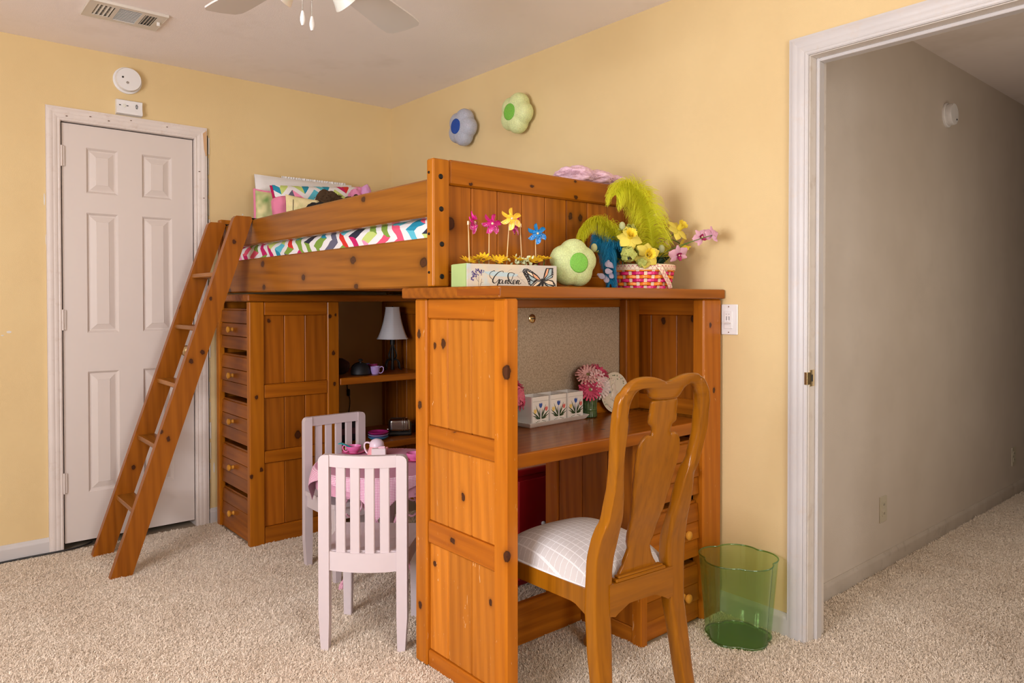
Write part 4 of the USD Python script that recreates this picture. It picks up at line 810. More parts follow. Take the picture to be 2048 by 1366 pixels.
# red toy cupboard seen through the knee hole
M_RED = principled('red_plastic', (.36, .006, .012), .35)
t = thing('toy_cupboard', 'glossy red toy cupboard standing against the wall beyond the desk', 'toy', (1.6, -.3, 0))
obj('body', rbox(1.42, 1.76, -.47, -.10, 0, .470, .012), M_RED, t, smooth=40); obj('top', rbox(1.405, 1.775, -.485, -.09, .468, .500, .012), M_RED, t, smooth=40)
for y0, y1 in ((-.455, -.29), (-.28, -.115)): dr = obj('door', rbox(1.757, 1.772, y0, y1, .03, .45, .006), M_RED, t, smooth=40); obj('knob', ball((1.777, y1-.03 if y0 < -.4 else y0+.03, .25), .010), M_WHITE, dr, smooth=True)
# ------------------------------------------------------------------ ceiling fan
FC = np.array([2.087, -1.51, 2.186])
t = thing('ceiling_fan', 'white ceiling fan with broad blades, frosted light shade and two pull chains', 'fan', tuple(FC))
M_FAN = principled('white_fan_enamel', (.70, .66, .63), .45)
obj('rod', xf(lathe([(0, .02), (.06, .02), (.06, .08), (.018, .09), (.018, .19), (.065, .20), (.07, .238), (0, .238)], 32, False), None, FC), M_FAN, t, smooth=40)
obj('motor', xf(lathe([(0, -.045), (.075, -.045), (.10, -.03), (.105, .02), (.085, .045), (0, .05)], 40, False), None, FC), M_FAN, t, smooth=40)
for a in (188, 120, 48, 336, 262):
    a = math.radians(a); R = rz(a)
    P = Polygon([(.17, -.045), (.20, -.055), (.48, -.068), (.535, -.066), (.556, -.052), (.562, 0), (.556, .052), (.535, .066), (.48, .068), (.20, .055), (.17, .045)]).buffer(-.008).buffer(.008)
    V, F = extrude(P, .006); V = V-[0, 0, .003]; V = V@rx(-.15).T
    obj('blade', xf((V, F), R, FC), M_FAN, t, smooth=40)
    obj('blade_arm', xf(cat_(cb(.09, .22, -.018, .018, -.012, -.005, .003), cb(.19, .26, -.035, .035, -.010, -.004, .002)), R@rx(-.10), FC), M_FAN, t)
obj('light_hub', xf(lathe([(0, -.075), (.035, -.075), (.05, -.065), (.05, -.045), (0, -.045)], 32, False), None, FC), M_FAN, t, smooth=40)
M_FROST = principled('frosted_glass', (.74, .68, .60), .35, subsurface_weight=.3)
for a in (95, 215, 335):
    a = math.radians(a); d = np.array([math.cos(a), math.sin(a), 0]); ax = d*.80-np.array([0, 0, .60]); ax /= np.linalg.norm(ax); Rm = frame_to(ax); o = FC+d*.045+[0, 0, -.012]
    obj('shade_holder', xf(lathe([(0, -.02), (.018, -.02), (.022, .02), (0, .02)], 20, False), Rm, o), M_FAN, t, smooth=40)
    obj('light_shade', xf(lathe([(.022, .012), (.032, .03), (.041, .055), (.050, .080), (.060, .100), (.058, .101), (.047, .080), (.038, .055), (.020, .016)], 36, False), Rm, o), M_FROST, t, smooth=True)
for px_, L_ in (((2.085, -1.544), .084), ((2.060, -1.504), .082)):
    z0 = FC[2]-.07; n = 26; x, y = px_
    ch = obj('pull_chain', cat_(*[ball((x, y, z0-L_*(i+.5)/n), .0019, 1) for i in range(n)]+[tube([(x, y, z0), (x, y, z0-L_)], .0006, 5)]), M_STEEL, t, smooth=True)
    obj('pull', xf(lathe([(0, 0), (.0035, 0), (.0045, .003), (.0072, .014), (.0070, .022), (.0045, .036), (.003, .041), (0, .042)], 16, False), None, (x, y, z0-L_-.040)), M_WHITE, ch, smooth=True)

# ------------------------------------------------------------------ foam flowers
def foam_flower(name, label, c, az, D, depth, col, dot, roll=0.0, up=0.0, notch=.19):
    t = thing(name, label, 'ornament', c)
    nu, nv = 80, 22; th_ = np.linspace(0, 2*PI, nu+1); rings = []
    rad = D/2*(1-notch+notch*np.sqrt(np.cos(2.5*(th_+roll))**2+.03)**.75)
    for k in range(nv+1):
        q = k/nv*PI-PI/2; s = abs(math.cos(q))**.62; h = np.sign(math.sin(q))*abs(math.sin(q))**.8
        lob = 1-.10*(1-s)
        rings.append(np.stack([rad*s*np.cos(th_)*lob, rad*s*np.sin(th_)*lob, depth/2*h*(1+.07*(np.abs(np.cos(2.5*(th_+roll)))-.7)*np.clip((s-.55)/.4, 0, 1))], 1))
    P = np.array(rings); v, f = grid(P); v = v+(np.stack([meshkit.fbm(v*60+k*7, 2, k) for k in range(3)], 1)-.5)*.002
    R0 = np.array([[0, 0, 1.], [1, 0, 0], [0, 1, 0]]); R = rz(az)@ry(-up)@R0
    m = trimesh.Trimesh(v, f, process=True)
    if m.volume < 0: m.invert()
    obj('petals', xf((np.array(m.vertices), np.array(m.faces)), R, c), col, t, smooth=True)
    obj('centre', xf(lathe([(0, depth*.5-.006), (D*.20, depth*.43), (D*.20, depth*.505), (D*.18, depth*.513), (D*.08, depth*.520), (0, depth*.522)], 32, False), R, c), dot, t, smooth=True)
    return t
F_LIME, F_GREEN = foam('lime_foam', lin(214, 222, 160)), foam('green_foam', lin(118, 186, 66))
F_BLUE, F_DBLUE = foam('grey_blue_foam', lin(176, 178, 190)), foam('deep_blue_foam', lin(10, 70, 160))
foam_flower('foam_flower', 'grey blue foam flower with a deep blue centre on the wall above the bed', (.838, -.052, 2.160), -PI/2, .205, .10, F_BLUE, F_DBLUE, roll=.1)
foam_flower('foam_flower', 'lime foam flower with a green centre fixed to the wall above the bed', (1.292, -.052, 2.148), -PI/2, .205, .10, F_LIME, F_GREEN, roll=.1)
foam_flower('foam_flower', 'pale lime foam flower standing on the desk top between planter and basket', (2.262, -.632, 1.3375), math.radians(-18), .172, .095, foam('pale_lime_foam', lin(196, 208, 146)), F_GREEN, roll=-PI/2+.05, notch=.155)

# ------------------------------------------------------------------ planter box with printed front
BA = math.radians(80); bu = np.array([math.cos(BA), math.sin(BA), 0]); bb = np.array([-bu[1], bu[0], 0]); BF = np.array([2.25, -1.085, 1.2505]); BL, BD, BH = .336, .112, .0725
RB = np.stack([bu, np.array([0, 0, 1.]), np.cross(bu, [0, 0, 1.])], 1)   # local x along the front, y up, z out of the front
def pb(m, dz=0.0): return xf(m, RB, BF+RB[:, 2]*dz)
t = thing('planter_box', 'long wooden planter box with a printed garden front and pale green ends', 'planter', tuple(BF))
M_BOXG = principled('pale_green_paint', lin(170, 194, 124), .6); 
M_PRINT = mottled('vintage_print', lin(212, 196, 166), lin(190, 184, 178), 14, rough=.55, stain=(22, lin(176, 200, 205), .9))
obj('front', pb(cb(0, BL, 0, BH, -.008, 0, .001)), M_PRINT, t); obj('back', pb(cb(0, BL, 0, BH, -BD, -BD+.008, .001)), M_BOXG, t)
for x in (0, BL-.008): obj('end', pb(cb(x, x+.008, 0, BH+.001, -BD+.0075, -.0005, .001)), M_BOXG, t)
obj('bottom', pb(cb(.008, BL-.008, 0, .006, -BD+.008, -.008, .001)), M_BOXG, t); obj('soil', pb(cb(.0085, BL-.0085, .04, .052, -BD+.0085, -.0085, .001)), principled('moss', (.09, .10, .03), .95, bump=(200, 1.0)), t)
INK = principled('black_ink', (.014, .012, .012), .6)
def stroke(P, w, n=40):
    """a pen stroke as a flat band of varying width"""
    q = spline([(x, y, 0) for x, y in P], n); tt = np.gradient(q, axis=0); ang = np.arctan2(tt[:, 1], tt[:, 0])
    ww = w*(.35+.65*np.clip(-np.sin(ang-.25), 0, 1)); nrm = np.stack([-np.sin(ang), np.cos(ang), 0*ang], 1)
    return ribbon(q, ww/2, nrm, .0004)
u1 = BH/300.0                                            # print units: 300 high
def PT(P): return [((x-345)*BL/1360.0, (1272-y)*BH/290.0) for x, y in P]
letters = [  # traced on the front: Garden
 [(872, 1090), (868, 1070), (830, 1072), (770, 1110), (728, 1160), (716, 1205), (735, 1222), (775, 1205), (812, 1172), (800, 1215), (775, 1262)],
 [(725, 1185), (690, 1160), (668, 1120), (690, 1085), (745, 1070)],
 [(862, 1185), (840, 1178), (815, 1200), (818, 1228), (840, 1222), (866, 1186), (856, 1222), (872, 1226), (892, 1205)],
 [(890, 1208), (908, 1184), (905, 1230)], [(907, 1205), (925, 1184), (940, 1186)],
 [(985, 1186), (962, 1178), (940, 1200), (942, 1228), (965, 1220), (1000, 1170), (1042, 1098)], [(1042, 1098), (985, 1222), (1000, 1228), (1018, 1210)],
 [(1018, 1210), (1046, 1196), (1050, 1180), (1032, 1182), (1018, 1206), (1024, 1230), (1050, 1222), (1066, 1204)],
 [(1066, 1204), (1082, 1182), (1068, 1232)], [(1070, 1218), (1098, 1184), (1110, 1186), (1096, 1226), (1112, 1230), (1136, 1210)]]
obj('lettering', pb(cat_(*[stroke(PT(L), .0042) for L in letters]), .0004), INK, t, smooth=False, label='the word Garden in black script')
rng = np.random.default_rng(5)
fl = []
for cx, cy, n_, sx, sy in ((440, 1110, 10, 30, 26), (500, 1075, 12, 34, 26), (555, 1085, 9, 24, 30), (480, 1120, 12, 40, 24), (420, 1165, 6, 26, 14)):
    for _ in range(n_):
        x, y = PT([(cx+rng.normal()*sx*.6, cy+rng.normal()*sy*.6)])[0]; a = rng.random()*6.28; s = .0028+.0016*rng.random()
        fl.append(xf(extrude(Polygon([(0, -s*.35), (s*.8, -s*.5), (s*1.4, 0), (s*.8, s*.5), (0, s*.35)]), .0005), rz(a), (x, y, 0)))
obj('hyacinth_print', pb(cat_(*fl), .0002), principled('violet_ink', lin(88, 74, 130), .7), t, smooth=False, label='printed violet flower')
obj('stem_print', pb(cat_(*[stroke(PT(L), .0020) for L in ([(512, 1270), (510, 1200), (515, 1140)], [(530, 1270), (548, 1210), (556, 1170)], [(512, 1210), (480, 1170), (470, 1150)], [(535, 1240), (560, 1215), (575, 1212)])]), .0003), principled('grey_ink', (.12, .11, .13), .7), t, smooth=False)
def plate(P, h): return extrude(Polygon(PT(P)).buffer(0), h)
W1 = [(1160, 1060), (1185, 1030), (1240, 1028), (1310, 1060), (1390, 1110), (1445, 1165), (1450, 1190), (1400, 1180), (1340, 1215), (1290, 1255), (1260, 1240), (1235, 1180), (1185, 1110)]
W2 = [(1480, 1170), (1500, 1090), (1530, 1015), (1645, 1012), (1650, 1090), (1635, 1140), (1570, 1160), (1490, 1190)]
W3 = [(1485, 1195), (1560, 1165), (1640, 1180), (1680, 1230), (1685, 1272), (1600, 1274), (1520, 1245)]
W4 = [(1450, 1195), (1400, 1190), (1345, 1225), (1300, 1262), (1330, 1274), (1400, 1274), (1450, 1240)]
bt = obj('butterfly_print', pb(cat_(*[plate(W, .0005) for W in (W1, W2, W3, W4)], plate([(1450, 1165), (1465, 1150), (1482, 1165), (1495, 1215), (1480, 1268), (1465, 1262), (1452, 1215)], .0012)), .0002), INK, t, smooth=False, label='printed butterfly with black edged wings')
cells = [([(1230, 1060), (1300, 1085), (1330, 1130), (1300, 1120), (1245, 1085)], 'p'), ([(1320, 1090), (1385, 1125), (1435, 1175), (1390, 1165), (1345, 1140)], 'o'), ([(1255, 1110), (1300, 1135), (1370, 1165), (1330, 1190), (1280, 1160)], 'b'), ([(1285, 1180), (1330, 1200), (1300, 1235), (1275, 1225)], 'b'), ([(1395, 1200), (1440, 1200), (1400, 1235), (1345, 1262), (1320, 1258)], 'p'),
         ([(1500, 1150), (1520, 1090), (1545, 1025), (1570, 1025), (1550, 1100)], 'o'), ([(1510, 1165), (1560, 1100), (1585, 1028), (1620, 1026), (1615, 1100)], 'b'), ([(1515, 1175), (1580, 1130), (1625, 1110), (1620, 1135), (1570, 1152)], 'b'), ([(1505, 1198), (1565, 1178), (1630, 1195), (1650, 1240), (1560, 1225)], 'p'), ([(1520, 1222), (1600, 1245), (1640, 1262), (1590, 1266)], 'b')]
for k, c_ in (('o', (222, 160, 120)), ('b', (160, 178, 178)), ('p', (226, 206, 176))):
    obj('wing_print', pb(cat_(*[plate(P, .0004) for P, q in cells if q == k]), .0008), principled('wing_ink_'+k, lin(*c_), .7), bt, smooth=False)
dots = [(1180, 1062), (1195, 1048), (1215, 1044), (1205, 1075), (1225, 1092), (1240, 1048), (1262, 1052), (1215, 1120), (1238, 1150), (1252, 1180), (1262, 1210), (1275, 1240), (1640, 1040), (1642, 1062), (1640, 1085), (1632, 1110), (1660, 1235), (1668, 1255), (1290, 1062)]
obj('wing_dots', pb(cat_(*[xf(extrude(Point(0, 0).buffer(.0011, 3), .0004), None, (*PT([q])[0], 0)) for q in dots]), .0008), M_WHITE, bt, smooth=False)
obj('leaf_print', pb(cat_(*[stroke(PT(L), .0016) for L in ([(1080, 1120), (1110, 1145), (1150, 1130)], [(1110, 1090), (1140, 1070), (1180, 1090)], [(1120, 1160), (1165, 1175), (1190, 1165)], [(1215, 1230), (1180, 1200), (1150, 1180)], [(930, 1080), (960, 1058), (1000, 1040)])]), .0002), principled('faint_ink', lin(150, 140, 138), .7), t, smooth=False)
wsh = [(600, 1085), (700, 1075), (830, 1082), (960, 1092), (1090, 1110), (1060, 1128), (900, 1135), (720, 1128), (640, 1110)]
obj('wash_print', pb(extrude(Polygon(PT(wsh)).buffer(.001), .0003), .0001), principled('blue_wash', lin(178, 198, 200), .7), t, smooth=False)

# flowers and pinwheels in the planter
def petal(L, W, curl, n=6, m=5, r0=.0, cup=.0, point=1.0, thick=.0007, tipw=.0):
    """petal along +x, curling up by curl (angle) along its length"""
    s = np.linspace(0, 1, n); w = W*np.clip(np.sin(PI*np.clip(s*.93+.07, 0, 1)**(.8/point)), 0, 1)**.8; w[0] = max(w[0], W*.25); w[-1] = max(w[-1], W*(.06+tipw))
    a = np.cumsum(np.r_[0, np.full(n-1, curl/(n-1))]); x = r0+np.cumsum(np.r_[0, np.cos(a[:-1])*L/(n-1)]); z = np.cumsum(np.r_[0, np.sin(a[:-1])*L/(n-1)])
    q = np.linspace(-1, 1, m); P = np.zeros((n, m, 3))
    for i in range(n):
        P[i, :, 0] = x[i]; P[i, :, 1] = q*w[i]; P[i, :, 2] = z[i]+cup*W*q**2
    return sheet(P, thick)
def leafmat(name, c, tr=.25, rough=.6):
    if name in _mats: return _mats[name]
    n = {'oi': ('object_info', {}), 'vr': ('map_range', {'to_min': .86, 'to_max': 1.08}), 'h': ('hsv', {'color': c}), 'p': ('principled_bsdf', {'roughness': rough}), 't': ('translucent_bsdf', {}), 'm': ('mix_closure', {'fac': tr})}
    l = [('oi.random', 'vr.value'), ('vr.result', 'h.value'), ('h.color', 'p.base_color'), ('h.color', 't.color'), ('p.BSDF', 'm.closure1'), ('t.BSDF', 'm.closure2')]
    _mats[name] = usdkit.material(stage, LK+name, n, l, surface='m.closure'); return _mats[name]
M_YEL = leafmat('golden_petal', lin(255, 216, 40), .35); M_GRN = leafmat('leaf_green', lin(76, 104, 40)); M_STEM = leafmat('stem_green', lin(96, 130, 52), .1)
def daisy_parts(t, mat, n, L, W, tilt, cc, seed):
    rng = np.random.default_rng(seed)
    for k in range(n):
        a = 2*PI*k/n+rng.normal()*.06; obj('petal', xf(petal(L*(.9+.2*rng.random()), W, -.5+.5*rng.random(), 6, 3, r0=.004), rz(a)@ry(-tilt+rng.normal()*.12)), mat, t, smooth=True)
    obj('disc', xf(lump((0, 0, .001), (.007, .007, .004), .5, 3, seed, 2)), cc, t, smooth=True)
    obj('stem', tube([(0, 0, 0), (.001, .001, -.02), (0, .002, -.035)], .0014, 6), M_STEM, t)
dz = thing('daisy', 'golden yellow silk daisy at the far left end of the planter', 'flower', (0, 0, 0), world=False, group='golden daisies in the planter box'); daisy_parts(dz, M_YEL, 11, .026, .0056, .45, principled('daisy_disc', (.25, .10, .01), .9), 3)
spots = [(.030, -.05, .074, -.2, .1), (.060, -.035, .083, .1, -.15), (.088, -.055, .084, .5, .2), (.128, -.04, .078, -.3, .2), (.158, -.055, .083, .2, .1), (.205, -.03, .082, -.2, -.25), (.285, -.045, .081, .4, .1), (.312, -.04, .090, -.1, -.1), (.262, -.06, .082, .3, .1)]
def place_b(src, sx, sy, sz, label, ax, ay, first, group=None):
    p = BF+RB@np.array([sx, sz, sy])+[0, 0, .004]
    if first: src.prim.GetAttribute('xformOp:translate').Set(Gf.Vec3d(*p)); x = UsdGeom.Xform(src.prim); x.AddRotateXYZOp().Set(Gf.Vec3f(math.degrees(ax), math.degrees(ay+.30), -25)); return src
    return dup(src, p, 0, label, group, rot=(math.degrees(ax), math.degrees(ay+.30), -25+30*math.sin(sx*90)))
DL = ['golden yellow silk daisy at the far left end of the planter']+['golden yellow silk daisy, %s in the planter' % w for w in ('second from the left', 'third from the left', 'fourth from the left', 'just left of the pale sedum', 'in front of the pale sedum', 'just right of the dark red blossom', 'at the far right end', 'between the sedum and the dark red blossom')]
for i, (sx, sy, sz, ax, ay) in enumerate(spots): place_b(dz, sx, sy, sz, DL[i], ax, ay, i == 0)
M_PALEG = leafmat('pale_green_floret', lin(222, 226, 176))
sd = thing('sedum_sprig', 'pale green and white silk sedum sprig among the daisies in the planter', 'flower', tuple(BF+RB@np.array([.225, .078, -.045])), world=False)
rng = np.random.default_rng(12)
for k in range(46):
    p = rng.normal(size=3)*[.022, .012, .012]; p = RB@np.array([p[0]-.0, .004+abs(p[1])-.25*abs(p[0]), p[2]+.01]); d = rng.normal(size=3)+[0, 0, .9]; obj('floret', xf(petal(.013, .0036, .6, 5, 3), frame_to(d)@ry(-PI/2), p), M_PALEG, sd, smooth=True)
obj('stem', xf(tube([(0, 0, 0), (0, 0, -.03)], .002, 6)), M_STEM, sd)
rd = thing('red_blossom', 'small dark red silk blossom under the right-hand daisies in the planter', 'flower', tuple(BF+RB@np.array([.288, .064, -.06])), world=False)
M_RRED = leafmat('dark_red_petal', lin(150, 30, 26))
for k in range(22): d = rng.normal(size=3)*[1, 1, .4]+[0, 0, .5]; obj('petal', xf(petal(.022, .005, .3, 5, 3), frame_to(d)@ry(-PI/2), rng.normal(size=3)*.006), M_RRED, rd, smooth=True)

def dotted(name, c, dotc=(.85, .83, .82), s=210):
    if name in _mats: return _mats[name]
    n = {'g': ('texture_coordinate', {}), 'v': ('voronoi_texture', {'scale': s, 'randomness': .15}), 'l': ('math', {'math_type': 'less_than', 'value2': .30}), 'm': ('mix', {'color1': c, 'color2': dotc}), 'p': ('principled_bsdf', {'roughness': .45})}
    _mats[name] = usdkit.material(stage, LK+name, n, [('g.object', 'v.vector'), ('v.distance', 'l.value1'), ('l.value', 'm.fac'), ('m.color', 'p.base_color')], surface='p.BSDF'); return _mats[name]
M_STICK = principled('bamboo', lin(222, 184, 130), .6); M_BEAD = principled('wooden_bead', lin(232, 208, 170), .5)
def pinwheel(label, head, foot, nrm, plain, dots, spin, size=.028):
    t = thing('pinwheel', label, 'pinwheel', tuple(foot)); head, foot, nrm = np.array(head), np.array(foot), np.array(nrm, float); nrm /= np.linalg.norm(nrm); R = frame_to(nrm)
    bk = head-nrm*.010
    obj('stick', tube([foot, bk-[0, 0, .010], bk+[0, 0, .004]], .0017, 8), M_STICK, t); obj('block', xf(lathe([(0, -.006), (.0042, -.006), (.0042, .006), (0, .006)], 10, False), None, bk), M_BEAD, t)
    obj('axle', tube([bk, head+nrm*.012], .0009, 6), M_STEEL, t); obj('bead', ball(head+nrm*.012, .0042, 2), M_BEAD, t, smooth=True)
    obj('hub', xf(lathe([(0, .005), (.015, .005), (.016, .0056), (.015, .0062), (0, .0066)], 24, False), R, head), plain, t, smooth=40)
    for k in range(6):
        a = spin+2*PI*k/6; L = size; n_, m_ = 9, 6; P = np.zeros((n_, m_, 3))
        for i in range(n_):
            s = i/(n_-1); w = .0125*(1-s)**.7*(.7+1.3*s) + .0006
            for j in range(m_):
                q = j/(m_-1); th_ = q*2.3*(1-.35*s)         # the sail folds over along one side
                P[i, j] = (.008+L*s, w*2.0*(math.sin(min(th_, 1.57))*.75 - (0 if th_ < 1.57 else (1-math.cos(th_-1.57))*.5))-.006+.010*s, .002+.011*(1-math.cos(th_))*(1-.6*s))
        up = math.sin(a+.4) > .1
        obj('sail', xf(sheet(P, .0005), R@rz(a), head), plain if up else dots, t, smooth=True)
    return t
PM, PMD = principled('magenta_sail', lin(206, 26, 132), .4), dotted('magenta_dots', lin(200, 40, 130))
PY, PYD = principled('yellow_sail', lin(250, 206, 62), .4), dotted('yellow_dots', lin(248, 208, 84))
PB, PBD = principled('blue_sail', lin(20, 140, 214), .4), dotted('blue_dots', lin(24, 130, 205))
pinwheel('magenta polka dot pinwheel at the left end of the planter, turned to the right', (2.205, -1.033, 1.456), (2.215, -1.048, 1.30), (.78, .58, .05), PM, PMD, .5)
pinwheel('magenta polka dot pinwheel facing forward, second from the left in the planter', (2.215, -.962, 1.455), (2.215, -.970, 1.30), (.85, -.15, .1), PM, PMD, .9)
pinwheel('yellow pinwheel in the middle of the planter', (2.235, -.895, 1.474), (2.225, -.905, 1.30), (.9, -.25, .15), PY, PYD, .2, .031)
pinwheel('magenta pinwheel seen from behind, right behind the yellow one', (2.205, -.838, 1.460), (2.215, -.826, 1.30), (-.35, -.93, -.05), PM, PMD, .7, .026)
pinwheel('bright blue polka dot pinwheel at the right of the planter', (2.225, -.770, 1.434), (2.218, -.766, 1.30), (.88, -.35, .1), PB, PBD, .35)

# ------------------------------------------------------------------ woven basket
BC = np.array([2.240, -.226, 1.2508])
t = thing('woven_basket', 'round basket woven from pink and orange strips with cream stakes', 'basket', tuple(BC))
M_WP, M_WO, M_WC = principled('pink_cane', lin(220, 30, 110), .35), principled('orange_cane', lin(250, 140, 30), .35), principled('cream_cane', lin(245, 222, 190), .5)
NS = 24
def brad(z): return .098+.020*np.clip(z/.085, 0, 1)**.8
for k in range(NS):
    a = 2*PI*k/NS; d = np.array([math.cos(a), math.sin(a), 0]); pts = [BC+d*(brad(z)-.002)+[0, 0, z] for z in np.linspace(.002, .086, 6)]
    obj('stake', ribbon(pts, .0060, np.array([-d[1], d[0], 0]), .0012), M_WC, t, smooth=40)
rowz = np.linspace(.0065, .0725, 6)
for r_, z in enumerate(rowz):
    n = NS*8; aa_ = np.arange(n)*2*PI/n; ph = aa_*NS/2+(PI/2 if r_ % 2 else 0)*1+PI/2*0
    off = .0054*np.cos(aa_*NS/2*1.0+(PI if r_ % 2 else 0)); wz = .0066*(1-.10*np.cos(aa_*NS))
    rr_ = brad(z)+off; d = np.stack([np.cos(aa_), np.sin(aa_), 0*aa_], 1); bulge = .0014
    prof = []
    for s, b in ((-1, 0), (-.6, 1), (.6, 1), (1, 0), (.6, -1), (-.6, -1)): prof.append(BC+d*(rr_+b*bulge)[:, None]+np.stack([0*aa_, 0*aa_, z+wz*s], 1))
    P = np.stack(prof+[prof[0]], 1); P = np.concatenate([P, P[:1]], 0); v, f = grid(P); m = trimesh.Trimesh(v, f)
    if m.volume < 0: m.invert()
    obj('weaver', (np.array(m.vertices), np.array(m.faces)), M_WP if r_ % 2 == 0 else M_WO, t, smooth=True)
obj('bottom', xf(lathe([(0, 0), (.095, 0), (.095, .003), (0, .003)], 40, False), None, BC), M_WC, t)
a_ = np.linspace(0, 2*PI, 97); obj('rim', sheet(np.stack([np.stack([BC[0]+(.118+dr)*np.cos(a_), BC[1]+(.118+dr)*np.sin(a_), BC[2]+z+0*a_], 1) for dr, z in ((.003, .072), (.0055, .080), (.0045, .090), (.001, .0925))], 0), .002), M_WC, t, smooth=True)
M_ZIG = principled('magenta_cane', lin(196, 60, 110), .5)
zz = []
for k in range(96):
    a0_, a1_ = 2*PI*k/96, 2*PI*(k+1)/96; z0_, z1_ = (.077, .089) if k % 2 else (.089, .077); R0_ = .1245
    zz.append(tube([BC+[R0_*math.cos(a0_), R0_*math.sin(a0_), z0_], BC+[R0_*math.cos(a1_), R0_*math.sin(a1_), z1_]], .0011, 5))
obj('rim_zigzag', cat_(*zz), M_ZIG, t)
ha = math.radians(-26)                                   # the handle strip folded down the front
hd_ = np.array([math.cos(ha), math.sin(ha), 0]); hs_ = np.array([-hd_[1], hd_[0], 0])
hp_ = spline([BC+hd_*.119+[0, 0, .090], BC+hd_*.137+hs_*.008+[0, 0, .078], BC+hd_*.128+hs_*.034+[0, 0, .045], BC+hd_*.112+hs_*.060+[0, 0, .012], BC+hd_*.106+hs_*.066+[0, 0, .001]], 30)
h_ = obj('handle', ribbon(hp_, .0085, hs_*.75+np.array([0, 0, .66]), .0018), M_WC, t, smooth=40)
sd_ = hs_*.75+np.array([0, 0, .66]); tt_ = np.gradient(hp_, axis=0); nn_ = np.cross(tt_, sd_); nn_ /= np.linalg.norm(nn_, axis=1, keepdims=True); nn_ *= np.sign(nn_@hd_)[:, None]
zg = [hp_[i]+sd_*(.0055 if i % 4 < 2 else -.0055)+nn_[i]*.0016 for i in range(1, 30, 2)]
obj('handle_zigzag', tube(zg, .0010, 5), M_ZIG, h_)
# --- feathers and silk flowers in the basket
def feather(label, spine, Lb, n, mat, seed, droop, wid=.0010, taper=(.35, 1.0, .75), sway=(0, 0, 0), spread=.9):
    rng = np.random.default_rng(seed); sp_ = spline(spine, 60); t = thing('feather', label, 'feather', tuple(sp_[0])); obj('quill', tube(sp_, np.linspace(.0016, .0004, 60), 6), mat, t, smooth=True)
    tg = np.gradient(sp_, axis=0); tg /= np.linalg.norm(tg, axis=1, keepdims=True); out = []
    for k in range(n):
        s = .10+.90*(k/n); f_ = s*59; i = int(f_); i2 = min(i+1, 59); p = sp_[i]*(1-f_+i)+sp_[i2]*(f_-i); T_ = tg[i]
        a = rng.random()*2*PI; b = np.cross(T_, [.76, -.65, .1]); b /= np.linalg.norm(b); c = np.cross(T_, b)
        side = 1 if k % 2 else -1; d = b*side*math.cos((a-PI)*.22)+c*math.sin((a-PI)*.35); d = d*spread+T_*.75+rng.normal(size=3)*.10; d /= np.linalg.norm(d)
        L_ = Lb*np.interp(s, [0, .3, 1], taper)*(.75+.4*rng.random()); q = [p]; v_ = d.copy()
        for j in range(7):
            v_ = v_+np.array([0, 0, -droop*(j+1)/7*.5])+np.array(sway)*.1+rng.normal(size=3)*.03; v_ /= np.linalg.norm(v_); q.append(q[-1]+v_*L_/7)
        out.append(q)
    curves('barbs', out, wid, mat, t, kind='stuff'); return t
M_LIME = leafmat('lime_feather', lin(222, 222, 50), .3); M_LIMED = leafmat('olive_feather', lin(206, 204, 24), .3); M_BLUF = leafmat('blue_feather', lin(20, 140, 186), .25); M_REDF = leafmat('red_feather', lin(196, 28, 66), .2)
feather('tall lime green ostrich feather curling to the left above the basket', [(2.25, -.185, 1.32), (2.252, -.178, 1.40), (2.25, -.190, 1.48), (2.25, -.225, 1.565), (2.25, -.285, 1.625), (2.25, -.345, 1.636), (2.252, -.395, 1.600)], .100, 2100, M_LIME, 1, 1.15, .0014, taper=(.6, 1.0, .65))
feather('lime green ostrich feather drooping low to the left of the basket', [(2.225, -.315, 1.33), (2.222, -.350, 1.42), (2.222, -.405, 1.485), (2.222, -.470, 1.502), (2.222, -.530, 1.472), (2.224, -.555, 1.430)], .068, 1300, M_LIMED, 2, 1.5, .0013, taper=(.9, 1.0, .5))
feather('bright blue feather hanging down over the left side of the basket', [(2.225, -.325, 1.34), (2.235, -.385, 1.405), (2.25, -.430, 1.40), (2.262, -.440, 1.34), (2.262, -.435, 1.270)], .072, 1300, M_BLUF, 3, 1.5, .0013, taper=(.7, 1.0, .6))
feather('blue feather tuft half hidden behind the tall lime feather', [(2.19, -.30, 1.34), (2.175, -.335, 1.42), (2.17, -.385, 1.475), (2.17, -.43, 1.47)], .055, 500, M_BLUF, 4, .5, .0013)
feather('blue feather curl between the lime foam flower and the basket', [(2.205, -.32, 1.34), (2.20, -.375, 1.42), (2.205, -.435, 1.435), (2.21, -.46, 1.40)], .052, 600, M_BLUF, 5, 1.0, .0013)
feather('short red feather at the right behind the tall lime feather', [(2.215, -.20, 1.34), (2.205, -.15, 1.43), (2.20, -.085, 1.50), (2.205, -.045, 1.525)], .050, 600, M_REDF, 6, .4, .0013)
feather('dark red feather under the drooping lime feather', [(2.19, -.325, 1.34), (2.18, -.375, 1.42), (2.185, -.42, 1.455)], .035, 150, M_REDF, 7, .6, .0011)
M_DAFF, M_CORO = leafmat('daffodil_petal', lin(246, 230, 104), .3), leafmat('daffodil_trumpet', lin(250, 228, 70), .3)
